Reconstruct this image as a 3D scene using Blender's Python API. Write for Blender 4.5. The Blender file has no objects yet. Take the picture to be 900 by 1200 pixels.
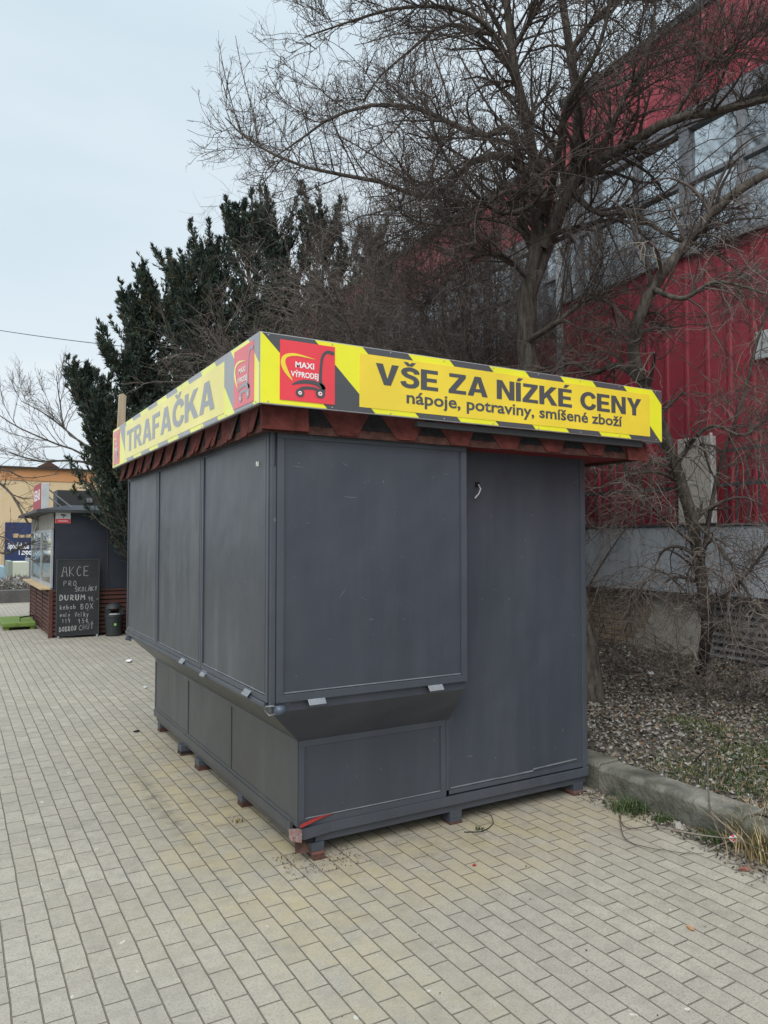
import bpy, bmesh, math, random
import numpy as np
from mathutils import Vector, Matrix
R = math.radians
random.seed(7); rng = np.random.default_rng(11)
sc = bpy.context.scene
COL = sc.collection
PI = math.pi

# ------------------------------------------------------------------ camera
CAM_H = 1.6; FPX = 870.0; PIT = math.atan(33/870.0); YAW = R(30.2)
cd = bpy.data.cameras.new('camera'); cam = bpy.data.objects.new('camera', cd); COL.objects.link(cam)
cam.location = (0, 0, CAM_H); cam.rotation_euler = (PI/2+PIT, 0, -YAW)
cd.sensor_fit = 'VERTICAL'; cd.sensor_height = 36; cd.lens = 36*FPX/1200; cd.clip_end = 2000; cd.clip_start = .05
sc.camera = cam
# ------------------------------------------------------------------ sky, sun, exposure
w = bpy.data.worlds.new('World'); sc.world = w; w.use_nodes = True
nt = w.node_tree; nt.nodes.clear()
out = nt.nodes.new('ShaderNodeOutputWorld'); bg = nt.nodes.new('ShaderNodeBackground')
sky = nt.nodes.new('ShaderNodeTexSky'); sky.sky_type = 'NISHITA'; sky.sun_disc = False
SUN_EL, SUN_AZ = R(46), R(222)
sky.sun_elevation = SUN_EL; sky.sun_rotation = SUN_AZ; sky.air_density = 1.2; sky.dust_density = 3
tc = nt.nodes.new('ShaderNodeTexCoord'); mp = nt.nodes.new('ShaderNodeMapping'); mp.inputs['Scale'].default_value = (1, 1, 3.2)
nz = nt.nodes.new('ShaderNodeTexNoise'); nz.inputs['Scale'].default_value = 1.3; nz.inputs['Detail'].default_value = 4
cr = nt.nodes.new('ShaderNodeValToRGB')
cr.color_ramp.elements[0].position = .35; cr.color_ramp.elements[0].color = (5.1, 6.15, 6.85, 1)
cr.color_ramp.elements[1].position = .66; cr.color_ramp.elements[1].color = (6.3, 6.95, 7.4, 1)
mx = nt.nodes.new('ShaderNodeMix'); mx.data_type = 'RGBA'; mx.inputs['Factor'].default_value = .94
L = nt.links.new
L(tc.outputs['Generated'], mp.inputs['Vector']); L(mp.outputs[0], nz.inputs['Vector']); L(nz.outputs['Fac'], cr.inputs['Fac'])
L(sky.outputs[0], mx.inputs[6]); L(cr.outputs[0], mx.inputs[7]); L(mx.outputs[2], bg.inputs['Color'])
sp = nt.nodes.new('ShaderNodeSeparateXYZ'); L(tc.outputs['Generated'], sp.inputs[0])
mr = nt.nodes.new('ShaderNodeMapRange'); mr.interpolation_type = 'SMOOTHSTEP'; mr.inputs[1].default_value = .55; mr.inputs[2].default_value = .95; mr.inputs[3].default_value = 1; mr.inputs[4].default_value = 2.3
L(sp.outputs[2], mr.inputs[0]); vm = nt.nodes.new('ShaderNodeVectorMath'); vm.operation = 'SCALE'; L(mx.outputs[2], vm.inputs[0]); L(mr.outputs[0], vm.inputs['Scale']); L(vm.outputs[0], bg.inputs['Color'])
bg.inputs['Strength'].default_value = .1; L(bg.outputs[0], out.inputs['Surface'])
sd = bpy.data.lights.new('sun', 'SUN'); so = bpy.data.objects.new('sun', sd); COL.objects.link(so)
sd.energy = 1.7; sd.angle = R(50); sd.color = (1, .96, .9)
so.rotation_euler = (PI/2-SUN_EL, 0, PI-SUN_AZ+PI*0)
sc.view_settings.view_transform = 'Standard'; sc.view_settings.look = 'None'
sc.view_settings.exposure = 0.38; sc.view_settings.gamma = 1; sc.view_settings.use_curve_mapping = False
sc.cycles.max_bounces = 5; sc.cycles.diffuse_bounces = 3; sc.cycles.glossy_bounces = 2; sc.cycles.transmission_bounces = 3
sc.cycles.use_adaptive_sampling = True

# survey: turn a bearing of the photograph into a point of a real plane (used to read off dimensions)
def ray(x, y):
    r = (x-450)/FPX; u = -(y-600)/FPX
    F = math.cos(PIT)-u*math.sin(PIT); U = u*math.cos(PIT)+math.sin(PIT)
    return r*math.cos(YAW)+F*math.sin(YAW), F*math.cos(YAW)-r*math.sin(YAW), U
def onZ(x, y, z=0):
    a, b, c = ray(x, y); t = (z-CAM_H)/c; return Vector((a*t, b*t, z))
def onX(x, y, X):
    a, b, c = ray(x, y); t = X/a; return Vector((X, b*t, CAM_H+c*t))
def onY(x, y, Y):
    a, b, c = ray(x, y); t = Y/b; return Vector((a*t, Y, CAM_H+c*t))
def at(x, y, t):
    a, b, c = ray(x, y); return Vector((a*t, b*t, CAM_H+c*t))

# ------------------------------------------------------------------ materials
def mat(name, col, rough=.6, spec=.5, metal=0, var=.0, vscale=3., bump=0., bscale=40., col2=None, emit=None, coords='Object', stretch=(1, 1, 1), coat=0):
    m = bpy.data.materials.new(name); m.use_nodes = True; n = m.node_tree; p = n.nodes['Principled BSDF']
    p.inputs['Base Color'].default_value = (*col, 1); p.inputs['Roughness'].default_value = rough
    p.inputs['Specular IOR Level'].default_value = spec; p.inputs['Metallic'].default_value = metal
    if coat: p.inputs['Coat Weight'].default_value = coat; p.inputs['Coat Roughness'].default_value = .15
    t = n.nodes.new('ShaderNodeTexCoord'); mpn = n.nodes.new('ShaderNodeMapping'); mpn.inputs['Scale'].default_value = stretch
    n.links.new(t.outputs[coords], mpn.inputs['Vector'])
    if var or col2:
        a = n.nodes.new('ShaderNodeTexNoise'); a.inputs['Scale'].default_value = vscale; a.inputs['Detail'].default_value = 6; a.inputs['Roughness'].default_value = .65
        n.links.new(mpn.outputs[0], a.inputs['Vector'])
        c = n.nodes.new('ShaderNodeValToRGB'); c.color_ramp.elements[0].position = .35; c.color_ramp.elements[1].position = .68
        c2 = col2 or tuple(min(1, k*(1+var)) for k in col); c1 = col if col2 else tuple(k*(1-var) for k in col)
        c.color_ramp.elements[0].color = (*c1, 1); c.color_ramp.elements[1].color = (*c2, 1)
        n.links.new(a.outputs['Fac'], c.inputs['Fac']); n.links.new(c.outputs[0], p.inputs['Base Color'])
    if bump:
        b = n.nodes.new('ShaderNodeBump'); b.inputs['Strength'].default_value = bump; b.inputs['Distance'].default_value = .01
        e = n.nodes.new('ShaderNodeTexNoise'); e.inputs['Scale'].default_value = bscale; e.inputs['Detail'].default_value = 5
        n.links.new(mpn.outputs[0], e.inputs['Vector']); n.links.new(e.outputs['Fac'], b.inputs['Height']); n.links.new(b.outputs[0], p.inputs['Normal'])
    return m
class NB:                                                   # small node-building helper
    def __init__(s, m): s.m = m; m.use_nodes = True; s.n = m.node_tree; s.p = s.n.nodes['Principled BSDF']
    def new(s, t, **k):
        d = s.n.nodes.new('ShaderNode'+t)
        for a, b in k.items():
            if hasattr(d, a): setattr(d, a, b)
            else: d.inputs[a].default_value = b
        return d
    def l(s, a, b): s.n.links.new(a, b)
    def noise(s, vec, scale, detail=5, rough=.6):
        d = s.new('TexNoise'); d.inputs['Scale'].default_value = scale; d.inputs['Detail'].default_value = detail; d.inputs['Roughness'].default_value = rough
        if vec is not None: s.l(vec, d.inputs['Vector'])
        return d.outputs['Fac']
    def ramp(s, f, stops):
        d = s.new('ValToRGB'); e = d.color_ramp.elements
        while len(e) < len(stops): e.new(.5)
        for q, (pos, c) in zip(e, stops): q.position = pos; q.color = (*c, 1) if len(c) == 3 else c
        s.l(f, d.inputs['Fac']); return d.outputs[0]
    def mix(s, f, a, b, mode='MIX'):
        d = s.new('Mix'); d.data_type = 'RGBA'; d.blend_type = mode
        for v, i in ((f, 0), (a, 6), (b, 7)):
            if isinstance(v, (int, float)): d.inputs[i].default_value = v
            elif isinstance(v, tuple): d.inputs[i].default_value = (*v, 1)
            else: s.l(v, d.inputs[i])
        return d.outputs[2]
    def math(s, op, a, b=0, c=0, clamp=False):
        d = s.new('Math'); d.operation = op; d.use_clamp = clamp
        for i, v in enumerate((a, b, c)):
            if isinstance(v, (int, float)): d.inputs[i].default_value = v
            else: s.l(v, d.inputs[i])
        return d.outputs[0]
    def co(s, kind='Object', scale=(1, 1, 1), rot=(0, 0, 0)):
        t = s.new('TexCoord'); m = s.new('Mapping'); m.inputs['Scale'].default_value = scale; m.inputs['Rotation'].default_value = rot
        s.l(t.outputs[kind], m.inputs['Vector']); return m.outputs[0]
    def bump(s, h, strength=.3, dist=.01, prev=None):
        d = s.new('Bump'); d.inputs['Strength'].default_value = strength; d.inputs['Distance'].default_value = dist
        s.l(h, d.inputs['Height'])
        if prev is not None: s.l(prev, d.inputs['Normal'])
        return d.outputs[0]
W3 = (1, 1, 1); K3 = (0, 0, 0)

def paint_mat(name, base, dust, dust_amt):
    b = NB(bpy.data.materials.new(name)); c = b.co('Object')
    n1 = b.noise(c, 1.7, 6); n2 = b.noise(b.co('Object', (4, 4, .45)), 1.6, 6, .62); n3 = b.noise(c, 60, 3)
    dm = b.math('MULTIPLY', b.ramp(n1, [(.33, K3), (.62, W3)]), b.ramp(n2, [(.42, K3), (.68, W3)]))
    v = b.noise(b.co('Object', (1, 1, .5)), 1.3, 4, .55)
    col = b.mix(b.ramp(v, [(.35, K3), (.68, W3)]), tuple(k*.9 for k in base), tuple(k*1.12 for k in base))
    col = b.mix(b.math('MULTIPLY', dm, dust_amt), col, dust)
    sp = b.ramp(b.noise(c, 34, 2), [(.74, K3), (.77, W3)])
    col = b.mix(b.math('MULTIPLY', sp, .3), col, (.3, .3, .31))
    sc_ = b.ramp(b.noise(b.co('Object', (2, 2, 9)), 5, 3), [(.735, K3), (.75, W3)])
    col = b.mix(b.math('MULTIPLY', sc_, .25), col, (.26, .26, .27))
    b.l(col, b.p.inputs['Base Color'])
    b.l(b.math('ADD', b.math('MULTIPLY', n2, .35), .24), b.p.inputs['Roughness'])
    lo = b.bump(b.noise(c, 2.2, 2), .45, .04)
    mid = b.bump(b.noise(b.co('Object', (1, 1, .4)), 16, 4), .2, .008, lo)
    b.l(b.bump(n3, .15, .002, mid), b.p.inputs['Normal'])
    return b.m
M = {}
M['paint'] = paint_mat('grey_paint', (.047, .054, .070), (.13, .135, .145), .16)
M['paint_frame'] = paint_mat('grey_paint_frame', (.056, .064, .081), (.14, .14, .14), .15)
M['paint_dusty'] = paint_mat('grey_paint_dusty', (.046, .051, .061), (.21, .205, .2), .42)
M['paint_base'] = paint_mat('grey_paint_base', (.058, .062, .068), (.15, .145, .135), .3)
M['bead'] = mat('worn_grey_paint', (.17, .18, .195), .5, var=.25, vscale=9)
M['latch'] = mat('zinc_grey', (.22, .23, .25), .45, .5, .3, var=.2, vscale=12)
M['bluemetal'] = mat('blue_grey_metal', (.07, .09, .13), .4, var=.2, vscale=9)
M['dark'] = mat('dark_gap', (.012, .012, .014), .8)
M['red_paint'] = mat('scraped_red_paint', (.33, .03, .028), .5, var=.3, vscale=20)
M['rust'] = mat('rust', (.085, .038, .028), .85, var=.5, vscale=25, bump=.5, bscale=60)
M['rusty_pink'] = mat('scraped_primer', (.24, .075, .055), .8, col2=(.085, .085, .09), vscale=26, bump=.3)
M['fender'] = mat('scraped_white_fender', (.22, .06, .05), .7, col2=(.33, .325, .32), vscale=55, bump=.4)
M['white'] = mat('white_paint', (.75, .75, .73), .5, var=.05)
M['offwhite'] = mat('weathered_white', (.5, .52, .53), .5, var=.12, vscale=5)
M['red_shingle'] = mat('red_shingle', (.125, .034, .028), .95, .2, var=.35, vscale=14, bump=.8, bscale=260)
M['brown_shingle'] = mat('brown_shingle', (.09, .042, .034), .95, .2, var=.4, vscale=20, bump=.8, bscale=260)
M['dark_shingle'] = mat('dark_shingle', (.02, .018, .018), .95, .2, var=.4, vscale=40, bump=.8, bscale=260)
M['felt'] = mat('roof_felt', (.03, .032, .034), .9, var=.3, vscale=8, bump=.4, bscale=90)
M['soffit'] = mat('red_soffit', (.2, .012, .018), .6, var=.2)
def vinyl(n, c): return mat(n, c, .38, .5, var=.07, vscale=2.5, bump=.06, bscale=6)
M['sign_yellow'] = vinyl('acid_yellow_print', (.84, .81, .03))
M['sign_orange'] = vinyl('warm_yellow_print', (.87, .65, .05))
M['sign_grey'] = vinyl('charcoal_print', (.075, .078, .085))
M['sign_red'] = vinyl('red_print', (.80, .055, .075))
M['sign_white'] = vinyl('white_print', (.85, .85, .85))
M['alu'] = mat('aluminium_edge', (.5, .5, .5), .4, .5, .6)
# paler variants for the side banner: its glossy sheen is painted into the colours
M['f_yellow'] = vinyl('sheen_acid_yellow', (.83, .83, .17)); M['f_orange'] = vinyl('sheen_warm_yellow', (.84, .74, .24))
M['f_grey'] = vinyl('sheen_charcoal', (.30, .31, .33)); M['f_red'] = vinyl('sheen_red', (.72, .15, .17)); M['f_white'] = vinyl('sheen_white', (.85, .8, .75))
for k in ('f_yellow', 'f_orange', 'f_grey', 'f_red', 'f_white'):
    M[k].node_tree.nodes['Principled BSDF'].inputs['Roughness'].default_value = .3
M['bark'] = mat('bark', (.045, .036, .03), .95, .2, col2=(.16, .14, .12), vscale=22, bump=1.0, bscale=45, stretch=(1, 1, .22))
M['twig'] = mat('twig_bark', (.10, .08, .072), .9, .2, col2=(.19, .155, .14), vscale=2.0)
M['twig_pale'] = mat('pale_twig_bark', (.16, .13, .115), .9, .2, col2=(.30, .26, .225), vscale=2.0)
M['twig_dark'] = mat('dark_twig_bark', (.06, .048, .043), .9, .2, col2=(.115, .095, .083), vscale=2.0)
M['fol_a'] = mat('conifer_green', (.034, .052, .042), .7, .3, col2=(.072, .096, .072), vscale=1.6)
M['fol_b'] = mat('conifer_dark', (.018, .031, .025), .7, .3, col2=(.042, .062, .045), vscale=1.6)
M['fol_c'] = mat('conifer_brownish', (.055, .06, .03), .8, .2, col2=(.1, .085, .05), vscale=1.6)

# ------------------------------------------------------------------ mesh helpers
def tag(o, label=None, cat=None, group=None, kind=None):
    if label: o['label'] = label
    if cat: o['category'] = cat
    if group: o['group'] = group
    if kind: o['kind'] = kind
    return o
def thing(name, loc, label, cat, group=None, rz=0):
    o = bpy.data.objects.new(name, None); COL.objects.link(o); o.location = loc; o.rotation_euler.z = rz
    o.empty_display_size = .1
    return tag(o, label, cat, group)
class MB:
    def __init__(s): s.v = []; s.f = []; s.mi = []; s.mats = []
    def m(s, mt):
        if mt not in s.mats: s.mats.append(mt)
        return s.mats.index(mt)
    def face(s, pts, mt):
        b = len(s.v); s.v += [tuple(p) for p in pts]; s.f.append(tuple(range(b, b+len(pts)))); s.mi.append(s.m(mt))
    def box(s, x0, x1, y0, y1, z0, z1, mt):
        s.hexa([(x0, y0, z0), (x1, y0, z0), (x1, y1, z0), (x0, y1, z0), (x0, y0, z1), (x1, y0, z1), (x1, y1, z1), (x0, y1, z1)], mt)
    def hexa(s, c, mt):
        b = len(s.v); s.v += [tuple(p) for p in c]; i = s.m(mt)
        for q in ((0, 3, 2, 1), (4, 5, 6, 7), (0, 1, 5, 4), (1, 2, 6, 5), (2, 3, 7, 6), (3, 0, 4, 7)):
            s.f.append(tuple(b+k for k in q)); s.mi.append(i)
    def prism(s, poly, d, mt):                                # poly: 3D points, d: extrusion vector
        b = len(s.v); n = len(poly); d = Vector(d); i = s.m(mt)
        s.v += [tuple(p) for p in poly]+[tuple(Vector(p)+d) for p in poly]
        s.f.append(tuple(range(b, b+n))); s.f.append(tuple(range(b+2*n-1, b+n-1, -1))); s.mi += [i, i]
        for k in range(n):
            j = (k+1) % n; s.f.append((b+j, b+k, b+n+k, b+n+j)); s.mi.append(i)
    def twig(s, pts, r, mt, k=6):
        q = smoothp([tuple(Vector(p)) for p in pts], 5); q = [(a+random.uniform(-.003, .003), b+random.uniform(-.003, .003), c) for a, b, c in q]; s.tube(q, [r*(1-.6*i/len(q)) for i in range(len(q))], mt, k)
    def tube(s, pts, r, mt, k=8, cap=True):
        pts = [Vector(p) for p in pts]; b = len(s.v); i = s.m(mt); n = len(pts)
        rr = r if isinstance(r, (list, tuple)) else [r]*n
        for j, p in enumerate(pts):
            t = (pts[min(j+1, n-1)]-pts[max(j-1, 0)]).normalized()
            a = t.cross(Vector((0, 0, 1)) if abs(t.z) < .9 else Vector((1, 0, 0))).normalized(); c = t.cross(a)
            for q in range(k):
                g = 2*PI*q/k; s.v.append(tuple(p+rr[j]*(a*math.cos(g)+c*math.sin(g))))
        for j in range(n-1):
            for q in range(k):
                e = (q+1) % k; s.f.append((b+j*k+q, b+j*k+e, b+(j+1)*k+e, b+(j+1)*k+q)); s.mi.append(i)
        if cap:
            s.f.append(tuple(b+q for q in range(k))[::-1]); s.f.append(tuple(b+(n-1)*k+q for q in range(k))); s.mi += [i, i]
    def build(s, name, parent=None, bevel=0, smooth=False):
        me = bpy.data.meshes.new(name); me.from_pydata(s.v, [], s.f)
        for mt in s.mats: me.materials.append(mt)
        me.polygons.foreach_set('material_index', s.mi)
        if smooth: me.polygons.foreach_set('use_smooth', [True]*len(s.f))
        bm = bmesh.new(); bm.from_mesh(me); bmesh.ops.recalc_face_normals(bm, faces=bm.faces); bm.to_mesh(me); bm.free()
        o = bpy.data.objects.new(name, me); COL.objects.link(o)
        if parent:
            o.parent = parent; o.matrix_parent_inverse = Matrix.Identity(4)
            # vertices were given in world space: bring them into the space of the thing
            mw = world(parent).inverted(); me.transform(mw)
        if bevel:
            bv = o.modifiers.new('bevel', 'BEVEL'); bv.width = bevel; bv.segments = 2; bv.limit_method = 'ANGLE'
        return o
def world(o):
    m = o.matrix_basis.copy()
    while o.parent: o = o.parent; m = o.matrix_basis @ m
    return m
def big_mesh(name, verts, quads, mats, midx=None, parent=None, tri=False):
    k = 3 if tri else 4; nf = len(quads); me = bpy.data.meshes.new(name)
    if parent: verts = verts-np.array(world(parent).translation)
    me.vertices.add(len(verts)); me.vertices.foreach_set('co', verts.astype(np.float32).ravel())
    me.loops.add(nf*k); me.loops.foreach_set('vertex_index', quads.astype(np.int32).ravel())
    me.polygons.add(nf); me.polygons.foreach_set('loop_start', np.arange(0, nf*k, k, dtype=np.int32))
    for m_ in mats: me.materials.append(m_)
    if midx is not None: me.polygons.foreach_set('material_index', midx.astype(np.int32))
    me.update(calc_edges=True); me.validate()
    o = bpy.data.objects.new(name, me); COL.objects.link(o)
    if parent: o.parent = parent
    return o
def text_obj(txt, mt, origin, udir, vdir, width, height, bold=.0, thick=.0015, parent=None, name='lettering', descend=False, shear=0):
    """text set in a width x height box whose lower left is origin (height = capital height)."""
    cu = bpy.data.curves.new(name, 'FONT'); cu.body = txt; cu.size = 1; cu.offset = bold; cu.extrude = 0; cu.resolution_u = 3
    tmp = bpy.data.objects.new('tmp', cu); COL.objects.link(tmp); bpy.context.view_layer.update()
    me = bpy.data.meshes.new_from_object(tmp.evaluated_get(bpy.context.evaluated_depsgraph_get()))
    bpy.data.objects.remove(tmp); bpy.data.curves.remove(cu)
    n = len(me.vertices); co = np.empty(n*3); me.vertices.foreach_get('co', co); co = co.reshape(-1, 3)
    x0, x1 = co[:, 0].min(), co[:, 0].max()
    cap = .73
    u = Vector(udir).normalized(); v = Vector(vdir).normalized(); nn = u.cross(v)
    o0 = Vector(origin)
    X = (co[:, 0]-x0)/(x1-x0)*width; Yy = (co[:, 1])/cap*height
    P = np.array(o0)[None]+X[:, None]*np.array(u)+(Yy)[:, None]*np.array(v)
    me.vertices.foreach_set('co', P.astype(np.float32).ravel()); me.materials.clear(); me.materials.append(mt); me.update()
    me.name = name; o = bpy.data.objects.new(name, me); COL.objects.link(o)
    if parent: o.parent = parent; me.transform(world(parent).inverted())
    return o

def smoothp(p, n_=6):
    o_ = []
    for i in range(len(p)-1):
        p0, p1, p2, p3 = p[max(i-1, 0)], p[i], p[i+1], p[min(i+2, len(p)-1)]
        for j in range(n_):
            t = j/n_; o_.append(tuple(.5*((2*p1[k_])+(-p0[k_]+p2[k_])*t+(2*p0[k_]-5*p1[k_]+4*p2[k_]-p3[k_])*t*t+(-p0[k_]+3*p1[k_]-3*p2[k_]+p3[k_])*t**3) for k_ in range(len(p1))))
    return o_+[tuple(p[-1])]
BF = {  # heavy grotesque capitals: advance width, closed polygons, thick open strokes
 'I': (.22, [[(0, 0), (.21, 0), (.21, 1), (0, 1)]], []),
 'E': (.64, [[(0, 0), (.62, 0), (.62, .18), (.215, .18), (.215, .41), (.57, .41), (.57, .59), (.215, .59), (.215, .82), (.61, .82), (.61, 1), (0, 1)]], []),
 'F': (.60, [[(0, 0), (.215, 0), (.215, .39), (.52, .39), (.52, .57), (.215, .57), (.215, .82), (.59, .82), (.59, 1), (0, 1)]], []),
 'T': (.70, [[(0, 1), (0, .82), (.242, .82), (.242, 0), (.458, 0), (.458, .82), (.70, .82), (.70, 1)]], []),
 'V': (.76, [[(0, 1), (.235, 1), (.385, .31), (.535, 1), (.77, 1), (.50, 0), (.27, 0)]], []),
 'A': (.78, [[(0, 0), (.22, 0), (.268, .2), (.31, .37), (.39, .72), (.39, 1), (.27, 1)], [(.78, 0), (.51, 1), (.39, 1), (.39, .72), (.47, .37), (.512, .2), (.56, 0)], [(.268, .2), (.512, .2), (.47, .37), (.31, .37)]], []),
 'Z': (.66, [[(0, 0), (.66, 0), (.66, .18), (.27, .18), (.65, .84), (.65, 1), (.03, 1), (.03, .82), (.39, .82), (0, .16)]], []),
 'N': (.72, [[(0, 0), (.205, 0), (.205, .64), (.50, 0), (.72, 0), (.72, 1), (.515, 1), (.515, .38), (.22, 1), (0, 1)]], []),
 'K': (.77, [[(0, 0), (.215, 0), (.215, .29), (.32, .42), (.53, 0), (.79, 0), (.46, .60), (.77, 1), (.50, 1), (.215, .59), (.215, 1), (0, 1)]], []),
 'Y': (.74, [[(.265, 0), (.475, 0), (.475, .42), (.745, 1), (.505, 1), (.37, .63), (.24, 1), (0, 1), (.265, .42)]], []),
 'R': (.74, [[(0, 0), (.215, 0), (.215, 1), (0, 1)], [(.26, .395), (.50, .40), (.77, 0), (.52, 0)]], [([(.215, .91), (.40, .91), (.53, .86), (.575, .70), (.53, .54), (.40, .485), (.215, .485)], .18)]),
 'S': (.66, [], [([(.575, .70), (.54, .83), (.35, .91), (.17, .84), (.13, .72), (.22, .60), (.36, .54), (.51, .46), (.565, .29), (.50, .14), (.33, .085), (.16, .14), (.095, .30)], .195)]),
 'C': (.74, [], [([(.66, .34), (.58, .16), (.39, .09), (.19, .22), (.11, .5), (.19, .78), (.39, .91), (.57, .85), (.655, .68)], .205)]),
}
def block_text(txt, mt, origin, udir, vdir, width, height, parent, name='lettering'):
    """heavy sans capitals; ' = acute and ^ = caron over the letter before them."""
    o, u, v = Vector(origin), Vector(udir).normalized(), Vector(vdir).normalized(); nn = u.cross(v); adv = 0; ops = []; last = None
    for c_ in txt:
        if c_ == ' ': adv += .30; continue
        if c_ == "'": x_ = last[0]+last[1]/2; ops.append(('p', [(x_-.08, 1.06), (x_+.06, 1.06), (x_+.20, 1.24), (x_-.01, 1.24)])); continue
        if c_ == '^': x_ = last[0]+last[1]/2; ops.append(('p', [(x_-.22, 1.24), (x_-.09, 1.05), (x_+.09, 1.05), (x_+.22, 1.24), (x_+.07, 1.24), (x_, 1.15), (x_-.07, 1.24)])); continue
        w_, po, st = BF[c_]; last = (adv, w_)
        for p_ in po: ops.append(('p', [(adv+a_, b_) for a_, b_ in p_]))
        for p_, t_ in st: ops.append(('s', [(adv+a_, b_) for a_, b_ in p_], t_))
        adv += w_+.055
    sx_ = width/(adv-.055); m = MB()
    def Wd(a_, b_, l_=0): return o+u*(a_*sx_)+v*(b_*height)+nn*l_
    for op in ops:
        if op[0] == 'p': m.face([Wd(*q_) for q_ in op[1]], mt)
        else:
            P_ = [Vector(q_) for q_ in smoothp(op[1])]; h_ = op[2]/2; L2, R2_ = [], []
            for i in range(len(P_)):
                t_ = (P_[min(i+1, len(P_)-1)]-P_[max(i-1, 0)]).normalized(); n_ = Vector((-t_.y, t_.x))*h_; L2.append(P_[i]+n_); R2_.append(P_[i]-n_)
            for i in range(len(P_)-1): m.face([Wd(*q_, .0001) for q_ in (L2[i], L2[i+1], R2_[i+1], R2_[i])], mt)
    me_o = m.build(name, parent); return me_o
# ------------------------------------------------------------------ ground
b = NB(bpy.data.materials.new('concrete_pavers')); oc = b.co('Object')
sep = b.new('SeparateXYZ'); b.l(oc, sep.inputs[0])
wob = b.noise(oc, 3.0, 2); wx = b.math('ADD', sep.outputs[0], b.math('MULTIPLY', b.math('SUBTRACT', wob, .5), .012))
cmb = b.new('CombineXYZ'); b.l(b.math('ADD', sep.outputs[1], b.math('MULTIPLY', b.math('SUBTRACT', b.noise(oc, 2.1, 2), .5), .014)), cmb.inputs[0]); b.l(b.math('ADD', wx, -.022), cmb.inputs[1])
bt = b.new('TexBrick'); bt.offset = .5; bt.squash = 1
for k, v in (('Scale', 1), ('Mortar Size', .0036), ('Mortar Smooth', .6), ('Bias', 0), ('Brick Width', .183), ('Row Height', .0915)): bt.inputs[k].default_value = v
bt.inputs['Color1'].default_value = (.0, .0, .0, 1); bt.inputs['Color2'].default_value = (1, 1, 1, 1)
b.l(cmb.outputs[0], bt.inputs['Vector'])
rnd = b.math('ADD', bt.outputs['Color'], 0)
fine = b.noise(oc, 105, 2, .7); finer = b.noise(oc, 260, 2, .7); med = b.noise(oc, 14, 5, .7); lrg = b.noise(oc, .7, 5, .6)
base = b.mix(rnd, (.345, .312, .252), (.415, .378, .308))
base = b.mix(b.math('MULTIPLY', b.ramp(fine, [(.38, W3), (.5, K3)]), .42), base, (.13, .12, .105))
base = b.mix(b.math('MULTIPLY', b.ramp(finer, [(.56, K3), (.66, W3)]), .5), base, (.6, .58, .54))
base = b.mix(b.math('MULTIPLY', b.ramp(med, [(.36, W3), (.56, K3)]), .35), base, (.2, .185, .155))
base = b.mix(b.math('MULTIPLY', b.ramp(lrg, [(.35, W3), (.65, K3)]), .35), base, (.24, .23, .21))
ds = b.math('MULTIPLY', b.ramp(b.noise(oc, 4.5, 7, .75), [(.52, K3), (.68, W3)]), .38); base = b.mix(ds, base, (.19, .175, .15))
# sandy yellow lichen-like stain that follows the kiosk's foot
def band(src, c0, wdt):                                       # 1 at c0 falling to 0 at +-wdt
    return b.math('SUBTRACT', 1, b.math('DIVIDE', b.math('ABSOLUTE', b.math('SUBTRACT', src, c0)), wdt), clamp=True)
s1 = b.math('MULTIPLY', band(sep.outputs[0], 1.35, .6), band(sep.outputs[1], 4.2, 3.0))
s2 = b.math('MULTIPLY', band(sep.outputs[0], 2.3, 2.0), band(sep.outputs[1], 3.2, .6))
ss = b.math('MAXIMUM', s1, s2); ss = b.math('MULTIPLY', b.math('MULTIPLY', ss, 1.7, clamp=True), b.ramp(b.noise(oc, 3.4, 7, .7), [(.36, K3), (.6, W3)]))
ss = b.math('MULTIPLY', ss, b.math('ADD', .72, b.math('MULTIPLY', rnd, .28)))
base = b.mix(b.math('MULTIPLY', ss, .8, clamp=True), base, (.40, .335, .195))
wsp = b.ramp(b.noise(oc, 17, 2, .5), [(.735, K3), (.75, W3)]); base = b.mix(b.math('MULTIPLY', wsp, .6), base, (.6, .58, .54))
dk = b.math('MULTIPLY', b.math('MAXIMUM', band(sep.outputs[0], 1.35, .55), band(sep.outputs[1], 3.3, .45)), b.math('MULTIPLY', band(sep.outputs[0], 2.3, 1.5), band(sep.outputs[1], 4.6, 2.6)))
dk = b.math('MULTIPLY', b.math('MULTIPLY', dk, 1.8, clamp=True), b.ramp(b.noise(oc, 6, 7, .75), [(.45, K3), (.62, W3)])); base = b.mix(b.math('MULTIPLY', dk, .5), base, (.15, .13, .09))
# dark drips of oil and gum
spt = b.ramp(b.noise(oc, 9, 3, .5), [(.73, K3), (.76, W3)]); base = b.mix(b.math('MULTIPLY', spt, .55), base, (.1, .09, .08))
s3 = b.math('MULTIPLY', band(sep.outputs[0], 1.12, .09), b.math('MULTIPLY', band(sep.outputs[1], 4.6, 1.6), 1.0))
base = b.mix(b.math('MULTIPLY', b.math('MULTIPLY', s3, b.ramp(b.noise(oc, 11, 4), [(.4, K3), (.65, W3)])), .8), base, (.12, .1, .08))
mort = b.mix(b.noise(oc, 60, 3), (.075, .066, .053), (.22, .198, .16))
col = b.mix(b.math('MULTIPLY', bt.outputs['Fac'], b.math('ADD', .45, b.math('MULTIPLY', b.noise(oc, 8, 5, .7), .9)), clamp=True), base, mort); b.l(col, b.p.inputs['Base Color'])
b.p.inputs['Roughness'].default_value = .9; b.p.inputs['Specular IOR Level'].default_value = .25
h1 = b.bump(b.math('SUBTRACT', 1, bt.outputs['Fac']), .9, .006); h2 = b.bump(fine, .35, .003, h1)
b.l(b.bump(b.math('ADD', rnd, b.noise(oc, 5, 2)), .15, .004, h2), b.p.inputs['Normal'])
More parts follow.
